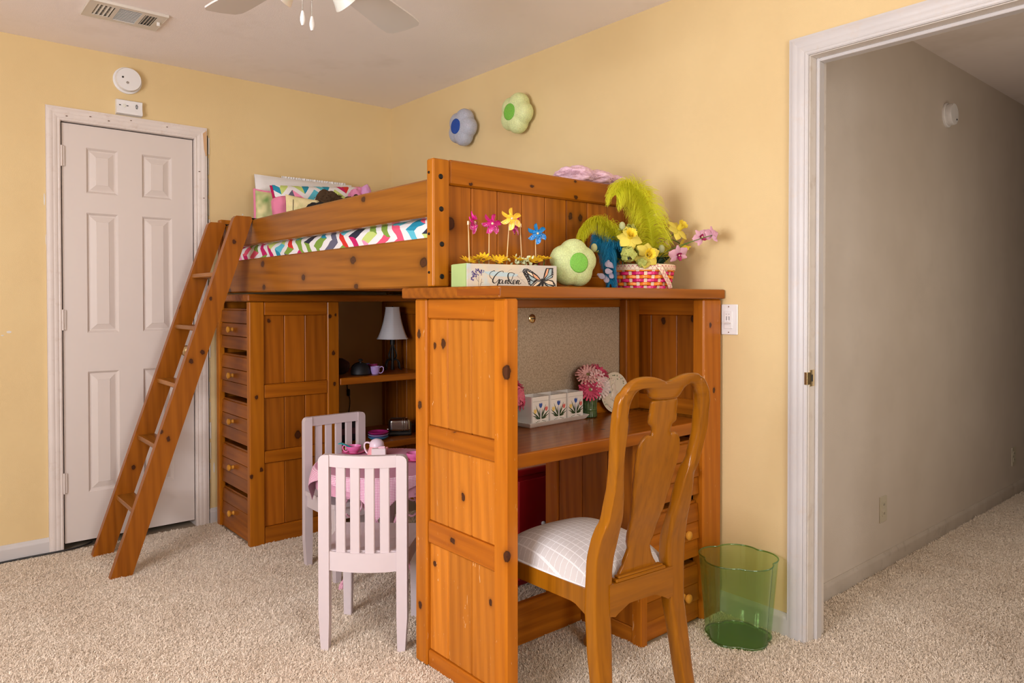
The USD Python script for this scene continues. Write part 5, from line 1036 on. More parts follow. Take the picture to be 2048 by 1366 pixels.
def daffodil(label, c, nrm, seed, size=1.0, base=None):
    t = thing('daffodil', label, 'flower', c); R = frame_to(nrm)@rz(seed*.7); rng = np.random.default_rng(seed)
    for k in range(6):
        a = k*PI/3; lay = k % 2; obj('petal', xf(petal(.045*size, .0185*size, -.35+.3*rng.random(), 8, 5, r0=.004, cup=-.15, point=.85), R@rz(a)@ry(.25-.15*lay+rng.normal()*.1), c), M_DAFF, t, smooth=True)
    a_ = np.linspace(0, 2*PI, 49); P = []
    for s in np.linspace(0, 1, 8):
        r_ = .0085+.005*s+.0065*max(0, s-.65)*2.2; r_ = r_*(1+.10*np.sin(a_*11+seed)*max(0, s-.55)*2.0); P.append(np.stack([r_*np.cos(a_), r_*np.sin(a_), .030*s+0*a_+.0015*np.sin(a_*7)*s], 1)*size)
    obj('trumpet', xf(sheet(np.array(P), .0008), R, c), M_CORO, t, smooth=True)
    obj('stamens', xf(cat_(*[tube([(.002*math.cos(k), .002*math.sin(k), 0), (.004*math.cos(k), .004*math.sin(k), .022*size)], .0010, 5) for k in range(6)]), R, c), M_CORO, t, kind='stuff')
    n = np.array(nrm, float)/np.linalg.norm(nrm); b = np.array(base if base else (BC[0], BC[1], 1.33)); obj('stem', tube(spline([np.array(c), np.array(c)-n*.03, b+[0, 0, .03], b], 14), .0022, 6), M_STEM, t, smooth=True)
daffodil('yellow silk daffodil at the left front of the basket, trumpet tilted up', (2.300, -.372, 1.442), (.72, -.52, .45), 1, 1.05)
daffodil('yellow silk daffodil hanging over the middle of the basket rim', (2.345, -.325, 1.375), (.80, -.50, .10), 2, 1.08)
daffodil('yellow silk daffodil on the right side of the basket, facing up right', (2.325, -.112, 1.486), (.75, -.05, .55), 3, 1.05)
daffodil('yellow silk daffodil low at the right edge, half hidden below another', (2.300, -.055, 1.425), (.45, .35, -.45), 4, .95)
M_ORC, M_ORD = leafmat('orchid_petal', lin(240, 190, 206), .3), leafmat('orchid_throat', lin(178, 40, 96), .2)
def orchid(label, c, nrm, seed, size=1.0, base=None):
    t = thing('orchid', label, 'flower', c); R = frame_to(nrm)@rz(seed)
    for k, (a, L_, W_) in enumerate(((90, .032, .010), (210, .032, .010), (330, .032, .010), (20, .034, .017), (160, .034, .017))):
        obj('petal', xf(petal(L_*size, W_*size, -.3, 7, 5, r0=.002, cup=-.2, point=.9, tipw=.25), R@rz(math.radians(a))@ry(-.1), c), M_ORC, t, smooth=True)
    obj('throat', xf(cat_(petal(.020*size, .007*size, 1.2, 6, 5, cup=.8, tipw=.3), xf(petal(.013*size, .005*size, 1.4, 6, 5, cup=.8), rz(2.4)), xf(petal(.013*size, .005*size, 1.4, 6, 5, cup=.8), rz(-2.4))), R@rz(math.radians(270)), c), M_ORD, t, smooth=True)
    obj('column', ball(np.array(c)+R[:, 2]*.006, .0035, 2), leafmat('orchid_column', lin(250, 220, 180)), t, smooth=True)
    b = np.array(base if base else (2.26, -.20, 1.34)); n = R[:, 2]; obj('stem', tube(spline([np.array(c), np.array(c)-n*.015, (np.array(c)+b)/2+[0, 0, .02], b], 16), .0016, 6), M_STEM, t, smooth=True)
orchid('pink silk orchid hanging over the right edge of the basket', (2.375, -.180, 1.380), (.6, -.30, -.25), .25, 1.15)
orchid('pink silk orchid with a dark throat on the stem reaching right', (2.425, -.105, 1.447), (.80, -.45, .20), .6, 1.05, (2.28, -.18, 1.35))
orchid('pale pink silk orchid at the far right tip of the stem, seen from the side', (2.468, -.100, 1.452), (.25, .80, .2), .2, 1.05, (2.28, -.18, 1.35))
orchid('pink silk orchid in the shade behind the right daffodil', (2.265, -.135, 1.440), (.8, -.3, .3), .1, .9)
M_HYD, M_BUD = leafmat('lime_floret', lin(206, 212, 110), .3), leafmat('pale_bud', lin(214, 218, 160), .3)
def florets(label, c, n, r, seed):
    t = thing('hydrangea', label, 'flower', c); rng = np.random.default_rng(seed)
    for k in range(n):
        d = rng.normal(size=3)+[.6, -.4, .2]; d /= np.linalg.norm(d); R = frame_to(d)@rz(rng.random()*6); p = np.array(c)+d*r*(.6+.5*rng.random())
        obj('floret', cat_(*[xf(petal(.017, .0105, -.3, 6, 5, cup=-.2, tipw=.5), R@rz(q*PI/2)@ry(-.2), p) for q in range(4)]), M_HYD, t, smooth=True)
    obj('stem', tube([c, (BC[0], BC[1], 1.33)], .002, 6), M_STEM, t)
florets('lime green silk hydrangea florets at the left rim of the basket', (2.305, -.385, 1.375), 15, .032, 4)
florets('lime green silk hydrangea florets under the left daffodil', (2.315, -.315, 1.360), 13, .028, 5)
florets('pale green silk florets beside the stem of the tall feather, upper left', (2.25, -.315, 1.475), 6, .020, 6)
for lb, c in (('round pale green silk bud between the daffodils', (2.315, -.205, 1.405)), ('pale green silk bud just right of the lime foam flower', (2.235, -.495, 1.400)), ('white and pink silk bud at the upper left of the arrangement', (2.265, -.375, 1.485))):
    t = thing('flower_bud', lb, 'flower', c); obj('bud', ball(c, .014, 3, (.85, .85, 1.15)), M_BUD, t, smooth=True); obj('sepals', cat_(*[xf(petal(.018, .006, .9, 6, 4, r0=.006), rz(k*PI/2), np.array(c)-[0, 0, .016]) for k in range(4)]), M_HYD, t, smooth=True); obj('stem', tube(spline([np.array(c)-[0, 0, .014], (np.array(c)+BC+[0, 0, .08])/2, BC+[0, 0, .08]], 12), .0015, 6), M_STEM, t)
t = thing('silk_leaves', 'dark green silk leaves in the middle of the basket arrangement', 'leaf', (2.30, -.22, 1.35)); rng = np.random.default_rng(9)
for k in range(9):
    d = np.array([rng.random()*.8+.1, rng.normal()*.8, rng.random()*.5+.05]); obj('leaf', xf(petal(.06+.02*rng.random(), .013, -.5, 8, 5, cup=.2, point=.8), frame_to(d)@ry(-PI/2), (2.26, -.22+.02*rng.normal(), 1.345)), leafmat('dark_leaf', lin(40, 72, 44)), t, smooth=True)
t = thing('silk_blossom', 'pale lilac silk petals hanging beside the blue feather at the left of the basket', 'flower', (2.255, -.46, 1.29)); M_LIL = leafmat('lilac_petal', lin(196, 186, 206))
for k, (dy, dz_, a) in enumerate(((0, .035, 1.2), (.012, .0, .4), (-.012, -.004, 2.6), (.004, .05, -.6), (.0, -.022, 1.6), (-.010, .02, 0))): obj('petal', xf(petal(.030, .011, -.4, 7, 5, cup=-.2, tipw=.3), frame_to((.8, -.5, .2))@rz(a), (2.268, -.462+dy, 1.295+dz_)), M_LIL, t, smooth=True)
obj('stem', tube([(2.262, -.46, 1.335), (2.25, -.40, 1.37), (BC[0], BC[1]-.06, 1.335)], .0015, 6), M_STEM, t)
# ------------------------------------------------------------------ things on the desk
DZT = .7565
M_CER = principled('white_ceramic', (.86, .83, .80), .22, coat_weight=.4)
ta = math.radians(94); tu = np.array([math.cos(ta), math.sin(ta), 0]); TB = np.array([2.165, -.745, DZT]); RT = np.stack([tu, np.array([0, 0, 1.]), np.cross(tu, [0, 0, 1.])], 1)
def pt(m, dz=0.0, o=(0, 0, 0)): return xf(m, RT, TB+RT@np.array([o[0], o[1], o[2]+dz]))
t = thing('ceramic_tray', 'long white ceramic tray under the three tulip canisters', 'tray', tuple(TB))
TLn, TD = .318, .098
def tray_ring(ins, y): return [(ins, y, -TD+ins), (TLn-ins, y, -TD+ins), (TLn-ins, y, -ins), (ins, y, -ins)]
rings = [tray_ring(.012, 0), tray_ring(.006, .004), tray_ring(-.003, .018), tray_ring(-.001, .019), tray_ring(.009, .007), tray_ring(.012, .006)]
V = np.array(rings).reshape(-1, 3); F = []
for r in range(5):
    for i in range(4):
        j = (i+1) % 4; F += [[4*r+i, 4*r+j, 4*r+4+j], [4*r+i, 4*r+4+j, 4*r+4+i]]
F += [[0, 2, 1], [0, 3, 2], [20, 21, 22], [20, 22, 23]]
m = trimesh.Trimesh(V, np.array(F), process=False)
if m.volume < 0: m.invert()
obj('tray', pt((np.array(m.vertices), np.array(m.faces))), M_CER, t)
INKB, INKG, INKR, INKY = principled('blue_glaze', lin(40, 84, 170), .3), principled('green_glaze', lin(44, 70, 38), .3), principled('coral_glaze', lin(226, 110, 106), .3), principled('yellow_glaze', lin(238, 208, 120), .3)
def canister(label, x0):
    w, h, d = .090, .101, .082
    t = thing('canister', label, 'canister', tuple(TB+RT@np.array([x0, .0075, -.088])), group=None)
    o = (x0, .0072, -.090)
    outer = m3.Manifold.hull_points(rbox(0, w, 0, h+.03, 0, d, .006, 3)[0]); cutter = m3.Manifold.cube([1, .1, 1]).translate([-.5, h, -.5]); inner = m3.Manifold.cube([w-.012, h, d-.012]).translate([.006, .008, .006])
    body = (outer-cutter-inner).to_mesh(); obj('body', pt((np.array(body.vert_properties[:, :3]), np.array(body.tri_verts)), 0, o), M_CER, t, smooth=35)
    obj('rim_line', pt(cb(.004, w-.004, h-.0165, h-.0150, d-.0002, d+.0006, .0003), 0, o), principled('grey_glaze', (.55, .52, .49), .3), t)
    cx, by = w/2, .022
    def dec(P, hh=.0006): return xf(extrude(Polygon(P).buffer(0), hh), None, (0, 0, d-.0001))
    def blade(x, y, L_, a, wd):
        q = [(0, -wd*.3), (L_*.45, -wd), (L_, 0), (L_*.45, wd), (0, wd*.3)]; c, s = math.cos(a), math.sin(a); return dec([(x+c*u-s*v, y+s*u+c*v) for u, v in q])
    def tulip(x, y, s): return dec([(x-s*.55, y+s*.9), (x-s*.7, y+s*.2), (x-s*.35, y-s*.45), (x, y-s*.6), (x+s*.35, y-s*.45), (x+s*.7, y+s*.2), (x+s*.55, y+s*.9), (x+s*.2, y+s*.5), (x, y+s*.95), (x-s*.2, y+s*.5)])
    ls = [blade(cx+sx*.004, by, L_, PI/2-sx*a, .0026) for sx in (-1, 1) for L_, a in ((.054, .42), (.049, .95), (.043, 1.20), (.036, .16), (.028, 1.42))]+[blade(cx+sx*q, by-.008-.002*k, .008, PI/2-sx*1.3, .0010) for sx in (-1, 1) for k, q in enumerate((.006, .013, .02))]
    obj('leaf_paint', pt(cat_(*ls), 0, o), INKG, t, smooth=False)
    obj('tulip_paint', pt(cat_(tulip(cx-.001, .068, .0125), blade(cx-.001, .030, .036, PI/2, .0007)), 0, o), INKB, t, smooth=False, label='painted blue tulip')
    obj('tulip_paint', pt(tulip(cx+.028, .054, .0115), 0, o), INKR, t, smooth=False, label='painted coral tulip'); obj('tulip_paint', pt(tulip(cx-.029, .049, .0115), 0, o), INKY, t, smooth=False, label='painted yellow tulip')
canister('square white canister with painted tulips, at the left end of the tray', .018); canister('square white canister with painted tulips, in the middle of the tray', .114); canister('square white canister with painted tulips, at the right end of the tray', .210)

M_VASE = mottled('green_glass', (.035, .075, .028), (.075, .14, .05), 60, rough=.12, coat_weight=.6)
def gerbera(name, label, c, nrm, petals_mat, r, seed, vase):
    t = thing('gerbera', label, 'flower', c); R = frame_to(nrm); rng = np.random.default_rng(seed); ps = []
    for ring, (n_, L_, lift) in enumerate(((20, r, .05), (18, r*.92, .28), (14, r*.62, .55))):
        P = [xf(petal(L_*(.92+.15*rng.random()), .0066, -.25, 6, 3, r0=.006, tipw=.5), R@rz(2*PI*k/n_+.15*ring)@ry(-lift+.08*rng.normal()), np.array(c)+R[:, 2]*.001*ring) for k in range(n_)]
        obj('petals', cat_(*P), petals_mat, t, smooth=True, kind='stuff')
    obj('eye', xf(lump((0, 0, .004), (.0085, .0085, .0045), .4, 4, seed, 2), R, c), leafmat('gerbera_eye', lin(150, 140, 90)), t, smooth=True)
    obj('stem', tube(spline([np.array(c), np.array(c)-R[:, 2]*.012, np.array(vase)+[0, 0, .075], np.array(vase)+[0, 0, .02]], 14), .0018, 6), M_STEM, t, smooth=True)
G1, G2, G3 = leafmat('hot_pink_petal', lin(222, 78, 118), .2), leafmat('pale_pink_petal', lin(240, 184, 180), .2), leafmat('white_pink_petal', lin(240, 224, 220), .2)
def bouquet(vc, where, flowers):
    t = thing('vase', 'small ribbed green glass vase %s' % where, 'vase', vc); n = 64; a_ = np.linspace(0, 2*PI, n+1); P = []
    for r_, z in ((.010, 0), (.026, 0), (.0275, .004), (.0265, .020), (.0255, .030), (.0265, .05), (.0275, .078), (.026, .078), (.024, .05), (.022, .01), (.008, .008)):
        rr_ = r_*(1+.025*np.sin(a_*18)); P.append(np.stack([1.18*rr_*np.cos(a_), 1.18*rr_*np.sin(a_), z+0*a_], 1))
    v, f = grid(np.array(P)); m = trimesh.Trimesh(v, f)
    if m.volume < 0: m.invert()
    obj('body', xf((np.array(m.vertices), np.array(m.faces)), None, vc), M_VASE, t, smooth=True)
    obj('band', xf(lathe([(.0312, .026), (.0326, .028), (.0326, .032), (.0312, .034)], 40, False), None, vc), M_VASE, t, smooth=True)
    for i, (lb, off, nr, mt, r_) in enumerate(flowers): gerbera('g', lb, tuple(np.array(vc)+np.array(off)), nr, mt, r_, i+int(abs(vc[1])*100), vc)
bouquet((2.106, -.386, DZT), 'right of the tulip canisters', [
    ('hot pink silk gerbera at the top right of the vase bouquet', (.026, .026, .172), (.55, .15, .75), G1, .041),
    ('pale pink silk gerbera at the top left of the vase bouquet', (.020, -.026, .165), (.55, -.45, .65), G2, .042),
    ('hot pink silk gerbera at the lower left of the vase bouquet', (.036, -.030, .112), (.75, -.65, .0), G1, .040),
    ('white pink silk gerbera facing forward low in the vase bouquet', (.050, .008, .118), (.85, -.35, .05), G3, .040),
    ('pale pink silk gerbera at the right side of the vase bouquet', (.022, .046, .118), (.35, .80, .15), G2, .040),
    ('rosy white silk gerbera in the middle of the vase bouquet', (.044, -.004, .150), (.85, -.30, .35), leafmat('rosy_white_petal', lin(240, 200, 200), .2), .036),
    ('deep pink silk gerbera on the back of the vase bouquet', (-.010, .0, .180), (-.05, .1, 1.), G1, .030)])
bouquet((2.105, -.800, DZT), 'half hidden behind the desk post, left of the canisters', [
    ('deep pink silk gerbera at the right of the half hidden bouquet', (.030, .032, .105), (.7, .5, .1), G1, .036),
    ('rose pink silk gerbera on top of the half hidden bouquet', (.018, .012, .155), (.4, .2, .85), G1, .036),
    ('coral pink silk gerbera low in the half hidden bouquet', (.044, -.004, .120), (.9, -.2, .1), leafmat('coral_petal', lin(226, 110, 130), .2), .034)])
# decorative plate leaning on the back board
pc = np.array([2.095, -.228, DZT+.0805]); Rp = frame_to((1.0, -.02, .10))
t = thing('decorative_plate', 'white decorative plate with a green leafy rim leaning at the back of the desk', 'plate', (2.095, -.228, DZT))
obj('dish', xf(lathe([(0, -.004), (.045, -.004), (.055, -.002), (.080, .005), (.0815, .0065), (.079, .0075), (.056, .0015), (.050, 0), (0, 0)], 56, False), Rp, pc), mottled('ivory_porcelain', lin(236, 228, 206), lin(228, 218, 196), 20, rough=.25), t, smooth=40)
rng = np.random.default_rng(3); lv, bl = [], []
for k in range(54):
    a = 2*PI*k/54+rng.normal()*.04; r_ = .0665+rng.normal()*.0035; s = .0035+.002*rng.random(); q = rng.random()*6
    (lv if k % 5 else bl).append(xf(extrude(Polygon([(0, -s*.4), (s, -s*.45), (s*1.7, 0), (s, s*.45), (0, s*.4)]), .0006), Rp@rz(a)@ry(-.27)@rz(q), pc+Rp@np.array([r_*math.cos(a), r_*math.sin(a), .0040+(r_-.0665)*.27])))
obj('leaf_rim', cat_(*lv), principled('sage_glaze', lin(140, 150, 120), .35), t, smooth=False, label='sage green leaf garland'); obj('blossom_rim', cat_(*bl), principled('dusty_pink_glaze', lin(214, 170, 160), .35), t, smooth=False)
rl = [ball((0, .022, .002), .014, 2, (.9, 1.1, .35)), ball((-.002, -.012, .002), .020, 2, (.9, 1.15, .32)), ball((-.012, -.020, .001), .013, 2, (1.1, .7, .3)), ball((.014, -.030, .001), .011, 2, (1.2, .6, .3)), ball((.010, .004, .003), .008, 2, (1.3, .6, .4)), ball((-.014, .040, .001), .008, 2, (.6, 1.5, .3)), ball((.008, .044, .001), .007, 2, (.6, 1.4, .3)), ball((.0, .052, .0), .010, 2, (1.6, .5, .2))]
obj('relief', xf(cat_(*rl), Rp, pc), mottled('ivory_relief', lin(236, 224, 205), lin(226, 210, 190), 60, rough=.3), t, smooth=True, label='pale raised figure in the middle')
obj('blue_bow', xf(cat_(ball((-.028, .014, .001), .009, 2, (.7, 1.2, .3)), ball((-.024, .004, .001), .006, 2, (.8, 1.0, .3))), Rp, pc), principled('slate_blue_glaze', lin(110, 124, 140), .35), t, smooth=True)

# ------------------------------------------------------------------ wooden dining chair at the desk
CM = np.array([2.730, -.838, 0]); CA = math.radians(85)
t = thing('dining_chair', 'glossy golden oak dining chair with a vase-shaped back splat and white seat', 'chair', tuple(CM), CA-PI/2*0, world=False)
W_OAK = wood('honey_oak', 'z', (.175, .066, .008), (.31, .128, .014), (), rough=.22, local=True, scale=1.3, vary=.0, coat=.30, wave=.08)
W_OAKX = wood('honey_oak_cross', 'x', (.175, .066, .008), (.31, .128, .014), (), rough=.22, local=True, scale=1.3, vary=.0, coat=.30, wave=.08)
# local frame: x across, -y backward (the chair looks along +y)
_z = [0, .05, .14, .29, .41, .50, .56, .62, .69, .775, .85, .92, 1.02]; _w = [.050, .040, .022, -.002, -.011, -.005, .009, .030, .047, .066, .080, .090, .106]
from scipy.interpolate import PchipInterpolator
CW = PchipInterpolator(_z, _w)
OUT = [(.172, 0), (.186, .05), (.185, .20), (.182, .34), (.181, .43), (.179, .50), (.175, .57), (.161, .64), (.160, .70), (.169, .77), (.178, .83), (.182, .89), (.180, .94), (.171, .965), (.155, .985), (.134, .999), (.110, 1.006), (.082, 1.007), (.048, 1.002), (.020, .993), (.006, .988)]
INN = [(.013, .937), (.050, .939), (.060, .951), (.068, .966), (.079, .974), (.095, .976), (.112, .968), (.126, .951), (.134, .930), (.140, .90), (.140, .84), (.130, .76), (.115, .70), (.107, .64), (.103, .59), (.104, .54), (.106, .47), (.108, .43), (.115, .36), (.119, .27), (.127, .18), (.137, .05), (.134, 0)]
half_ = OUT+INN
def smooth_outline(P, n):
    from scipy.interpolate import PchipInterpolator as PI_
    P = np.array(P); d = np.r_[0, np.cumsum(np.linalg.norm(np.diff(P, axis=0), axis=1))]; q = np.linspace(0, d[-1], n); return np.stack([PI_(d, P[:, 0])(q), PI_(d, P[:, 1])(q)], 1)
o_, i_ = smooth_outline(OUT, 90), smooth_outline(INN, 90)
right = np.vstack([o_, [[0, .986], [0, .937]], i_]); FR = unary_union([Polygon(right).buffer(.0002), Polygon(right*[-1, 1]).buffer(.0002)]).simplify(.0004)
def carve(poly, th, step, it):
    """an outline given thickness, refined and softened at its edges"""
    V, F = extrude(poly, th); m = m3.Manifold(m3.Mesh(np.float32(V-[0, 0, th/2]), np.uint32(F))).refine_to_length(step).to_mesh()
    tm = trimesh.Trimesh(np.array(m.vert_properties[:, :3], float), np.array(m.tri_verts), process=False); trimesh.smoothing.filter_taubin(tm, lamb=.55, nu=-.40, iterations=it); return np.array(tm.vertices), np.array(tm.faces)
v, f = carve(FR, .040, .0085, 14)
z = v[:, 1]; zc = np.clip(z, 0, 1.02); v = np.stack([v[:, 0], -CW(zc)-v[:, 2]*np.interp(zc, [0, .4, .8, 1.0], [1.05, 1.1, .85, .72]), z], 1)
cz = v[f].mean(1); crest = (cz[:, 2] > .934) & (np.abs(cz[:, 0]) < .155)
def part_of(mask): ff = f[mask]; ids, inv = np.unique(ff, return_inverse=True); return v[ids], inv.reshape(-1, 3)
def obj_n(name, vf, mat, par, **k): return obj(name, vf, mat, par, smooth=True, **k)
obj_n('rear_leg', part_of(~crest & (cz[:, 0] < 0)), W_OAK, t); obj_n('rear_leg', part_of(~crest & (cz[:, 0] > 0)), W_OAK, t); obj_n('crest_rail', part_of(crest), W_OAKX, t)
SP = [(.052, .940), (.053, .900), (.056, .885), (.054, .874), (.040, .866), (.035, .852), (.036, .842), (.050, .845), (.064, .842), (.078, .826), (.083, .805), (.083, .780), (.079, .735), (.071, .67), (.061, .605), (.056, .57), (.053, .54), (.050, .522), (.043, .512), (.047, .50), (.052, .487), (.062, .466), (.078, .444), (.080, .432)]
s_ = np.array(SP); SPP = Polygon(np.vstack([s_, s_[::-1]*[-1, 1]])).buffer(0)
v2, f2 = carve(SPP, .013, .0075, 4); z2 = np.clip(v2[:, 1], 0, 1.0); obj_n('splat', (np.stack([v2[:, 0], -CW(z2)-v2[:, 2]-.001, v2[:, 1]], 1), f2), W_OAK, t)
def apron(x0, y0, x1, y1, z1, z0, arch, th):
    L_ = math.hypot(x1-x0, y1-y0); q = np.linspace(0, 1, 25); e = np.minimum(q, 1-q)*L_
    zz_ = z0+arch*np.clip((e-.025)/.05, 0, 1)-.004*np.cos(np.clip((e-.02)/.012, -1, 1)*PI/2)*(e < .045)
    P = Polygon(np.vstack([np.stack([q*L_, zz_], 1), [[L_, z1], [0, z1]]])); V, F = extrude(P, th); a = math.atan2(y1-y0, x1-x0)
    V = np.stack([V[:, 0], V[:, 2]-th/2, V[:, 1]], 1)@rz(a).T+[x0, y0, 0]; m = trimesh.Trimesh(V, F, process=False)
    if m.volume < 0: m.invert()
    return np.array(m.vertices), np.array(m.faces)
FYD, FW = .435, .205
obj('seat_rail', apron(-.125, -.002, .125, -.002, .432, .345, .022, .024), W_OAKX, t); obj('seat_rail', apron(-FW+.02, FYD, FW-.02, FYD, .412, .335, .030, .024), W_OAKX, t)
for s in (-1, 1): obj('seat_rail', apron(s*.150, .012, s*(FW-.012), FYD-.012, .415, .340, .025, .024), W_OAK, t)
obj('shoe', cat_(cb(-.098, .098, -.012, .014, .430, .440, .003), cb(-.088, .088, -.010, .010, .440, .447, .003)), W_OAKX, t)
for s in (-1, 1):     # cabriole front legs
    cx, cy = s*(FW-.012), FYD-.012; pts = np.array([(0, 0, .41), (.004*s, .004, .36), (.012*s, .012, .30), (.008*s, .008, .22), (-.004*s, -.004, .12), (-.004*s, -.004, .06), (.008*s, .010, .028), (.012*s, .014, .014), (.012*s, .014, 0)])+[cx, cy, 0]
    obj('front_leg', tube(spline(pts, 40), np.interp(np.linspace(0, 1, 40), [0, .15, .30, .55, .75, .88, .95, 1], [.026, .028, .026, .018, .014, .017, .027, .022]), 14), W_OAK, t, smooth=True)
# cushion
n = 34; uu = np.linspace(-1, 1, n); U, V_ = np.meshgrid(uu, uu, indexing='ij')
def cmap(U, V_, k=1.0):
    sx = np.sign(U)*np.abs(U)**.9; yy = .014+(V_+1)/2*(FYD-.006); wx = np.interp(yy, [0, FYD], [.158, FW-.006]); r = 1-.05*(U**2)*(V_**2); return sx*wx*r, .22+(yy-.22)*r
x, y = cmap(U, V_); pr = (np.clip(1-np.abs(U)**3.2, 0, 1)*np.clip(1-np.abs(V_)**3.2, 0, 1))**.5
top = np.stack([x, y, .418+.074*pr+.018*(1-U**2)*(1-V_**2)], -1); bot = np.stack([x*.985, .22+(y-.22)*.985, .409+0*x], -1)
V1, F1 = grid(top); V2, F2 = grid(bot); N = n*n
e = [(k, k+1) for k in range(n-1)]+[(k*n+n-1, (k+1)*n+n-1) for k in range(n-1)]+[((n-1)*n+k+1, (n-1)*n+k) for k in range(n-1)]+[((k+1)*n, k*n) for k in range(n-1)]
m = trimesh.Trimesh(np.vstack([V1, V2]), np.vstack([F1, F2[:, ::-1]+N, np.array([[a, a+N, b] for a, b in e]+[[b, a+N, b+N] for a, b in e])]), process=False)
if m.volume < 0: m.invert()
def damask():
    nn = {'g': ('texture_coordinate', {}), 'sx': ('separate_xyz', {}), 'p': ('principled_bsdf', {'roughness': .6}), 'u': ('bump', {'strength': .35, 'distance': .003})}
    l = [('g.object', 'sx.vector')]
    for ax, pit, wd in (('x', .0215, .13), ('y', .0215, .09)):
        nn |= {'d'+ax: ('math', {'math_type': 'divide', 'value2': pit}), 'f'+ax: ('math', {'math_type': 'fraction'}), 'l'+ax: ('math', {'math_type': 'less_than', 'value2': wd})}
        l += [('sx.'+ax, 'd%s.value1' % ax), ('d%s.value' % ax, 'f%s.value1' % ax), ('f%s.value' % ax, 'l%s.value1' % ax)]
    nn |= {'mx': ('math', {'math_type': 'maximum'}), 'bt': ('math', {'math_type': 'multiply'}), 'm1': ('mix', {'color1': (.60, .555, .535), 'color2': (.78, .75, .74)}), 'm2': ('mix', {'color2': (.22, .20, .19)}), 'ns': ('noise_texture', {'scale': 160, 'detail': 1.0}), 'gt': ('math', {'math_type': 'greater_than', 'value2': .60}), 'dk': ('math', {'math_type': 'multiply'}), 'e': ('math', {'math_type': 'less_than', 'value2': .03}), 'dk2': ('math', {'math_type': 'multiply', 'value2': .6})}
    l += [('lx.value', 'mx.value1'), ('ly.value', 'mx.value2'), ('mx.value', 'm1.fac'), ('g.object', 'ns.vector'), ('ns.fac', 'gt.value1'), ('fy.value', 'e.value1'), ('e.value', 'dk.value1'), ('gt.value', 'dk.value2'), ('dk.value', 'dk2.value1'), ('dk2.value', 'm2.fac'), ('m1.color', 'm2.color1'), ('m2.color', 'p.base_color'), ('mx.value', 'u.height'), ('u.normal', 'p.normal')]
    return usdkit.material(stage, LK+'white_windowpane_damask', nn, l, surface='p.BSDF')
obj('seat_cushion', (np.array(m.vertices), np.array(m.faces)), damask(), t, smooth=50, label='white windowpane damask seat cushion')
k_ = np.linspace(0, 2*PI, 80, endpoint=False); bx_, by_ = cmap(np.clip(1.5*np.cos(k_), -1, 1), np.clip(1.5*np.sin(k_), -1, 1)); ring = np.stack([bx_*.995, by_, .4155+0*k_], 1); obj('welt', tube(np.vstack([ring, ring[:1]]), .0045, 7), principled('white_welt', (.74, .72, .71), .8), t, smooth=True)

# ------------------------------------------------------------------ green waste basket
BK = np.array([2.612, -.146, .004])
t = thing('waste_basket', 'translucent green plastic waste basket shaped like a flower beside the doorway', 'bin', tuple(BK))
def green(name, tint, fr, spec=.035):
    n = {'t': ('transparent_bsdf', {'color': tint}), 'g': ('glossy_bsdf', {'color': (.95, 1, .95), 'roughness': .06}), 'f0': ('layer_weight', {'blend': .5}), 'f1': ('math', {'math_type': 'power', 'value2': 4.0}), 'f2': ('math', {'math_type': 'multiply', 'value2': .35}), 'f': ('math', {'math_type': 'add', 'value2': spec}), 'd': ('diffuse_bsdf', {'color': (.22, .42, .14)}), 'm1': ('mix_closure', {'fac': .05}), 'm2': ('mix_closure', {})}
    return usdkit.material(stage, LK+name, n, [('t.BSDF', 'm1.closure1'), ('d.BSDF', 'm1.closure2'), ('f0.facing', 'f1.value1'), ('f1.value', 'f2.value1'), ('f2.value', 'f.value1'), ('f.value', 'm2.fac'), ('m1.closure', 'm2.closure1'), ('g.BSDF', 'm2.closure2')], surface='m2.closure')
M_GP = green('clear_green_plastic', (.925, .985, .84), 1); M_GPB = green('clear_green_thick_plastic', (.66, .90, .55), 1); M_GRIM = green('green_rim_plastic', (.48, .74, .42), 1, .16)
na = 150; a_ = np.linspace(0, 2*PI, na+1)
def lobes(r): return r*(.865+.19*np.sqrt(np.cos(2.5*(a_+.35))**2+.012)**.62)
P = [np.stack([lobes(r_)*np.cos(a_), lobes(r_)*np.sin(a_), z+0*a_], 1) for r_, z in zip(np.linspace(.108, .131, 12), np.linspace(.006, .285, 12))]
obj('wall', xf(sheet(np.array(P), .0022), None, BK), M_GP, t, smooth=60)
pb_ = Polygon(np.stack([lobes(.1085)*np.cos(a_), lobes(.1085)*np.sin(a_)], 1)[:-1]); obj('bottom', xf(extrude(pb_, .004), None, BK+[0, 0, .001]), M_GPB, t)
for r_, z, w_, nm in ((.1325, .285, .0026, 'rim'), (.110, .006, .0026, 'foot_rim')):
    pts = np.stack([lobes(r_)*np.cos(a_), lobes(r_)*np.sin(a_), z+0*a_], 1)+BK; obj(nm, tube(pts, w_, 8), M_GRIM, t, smooth=True)

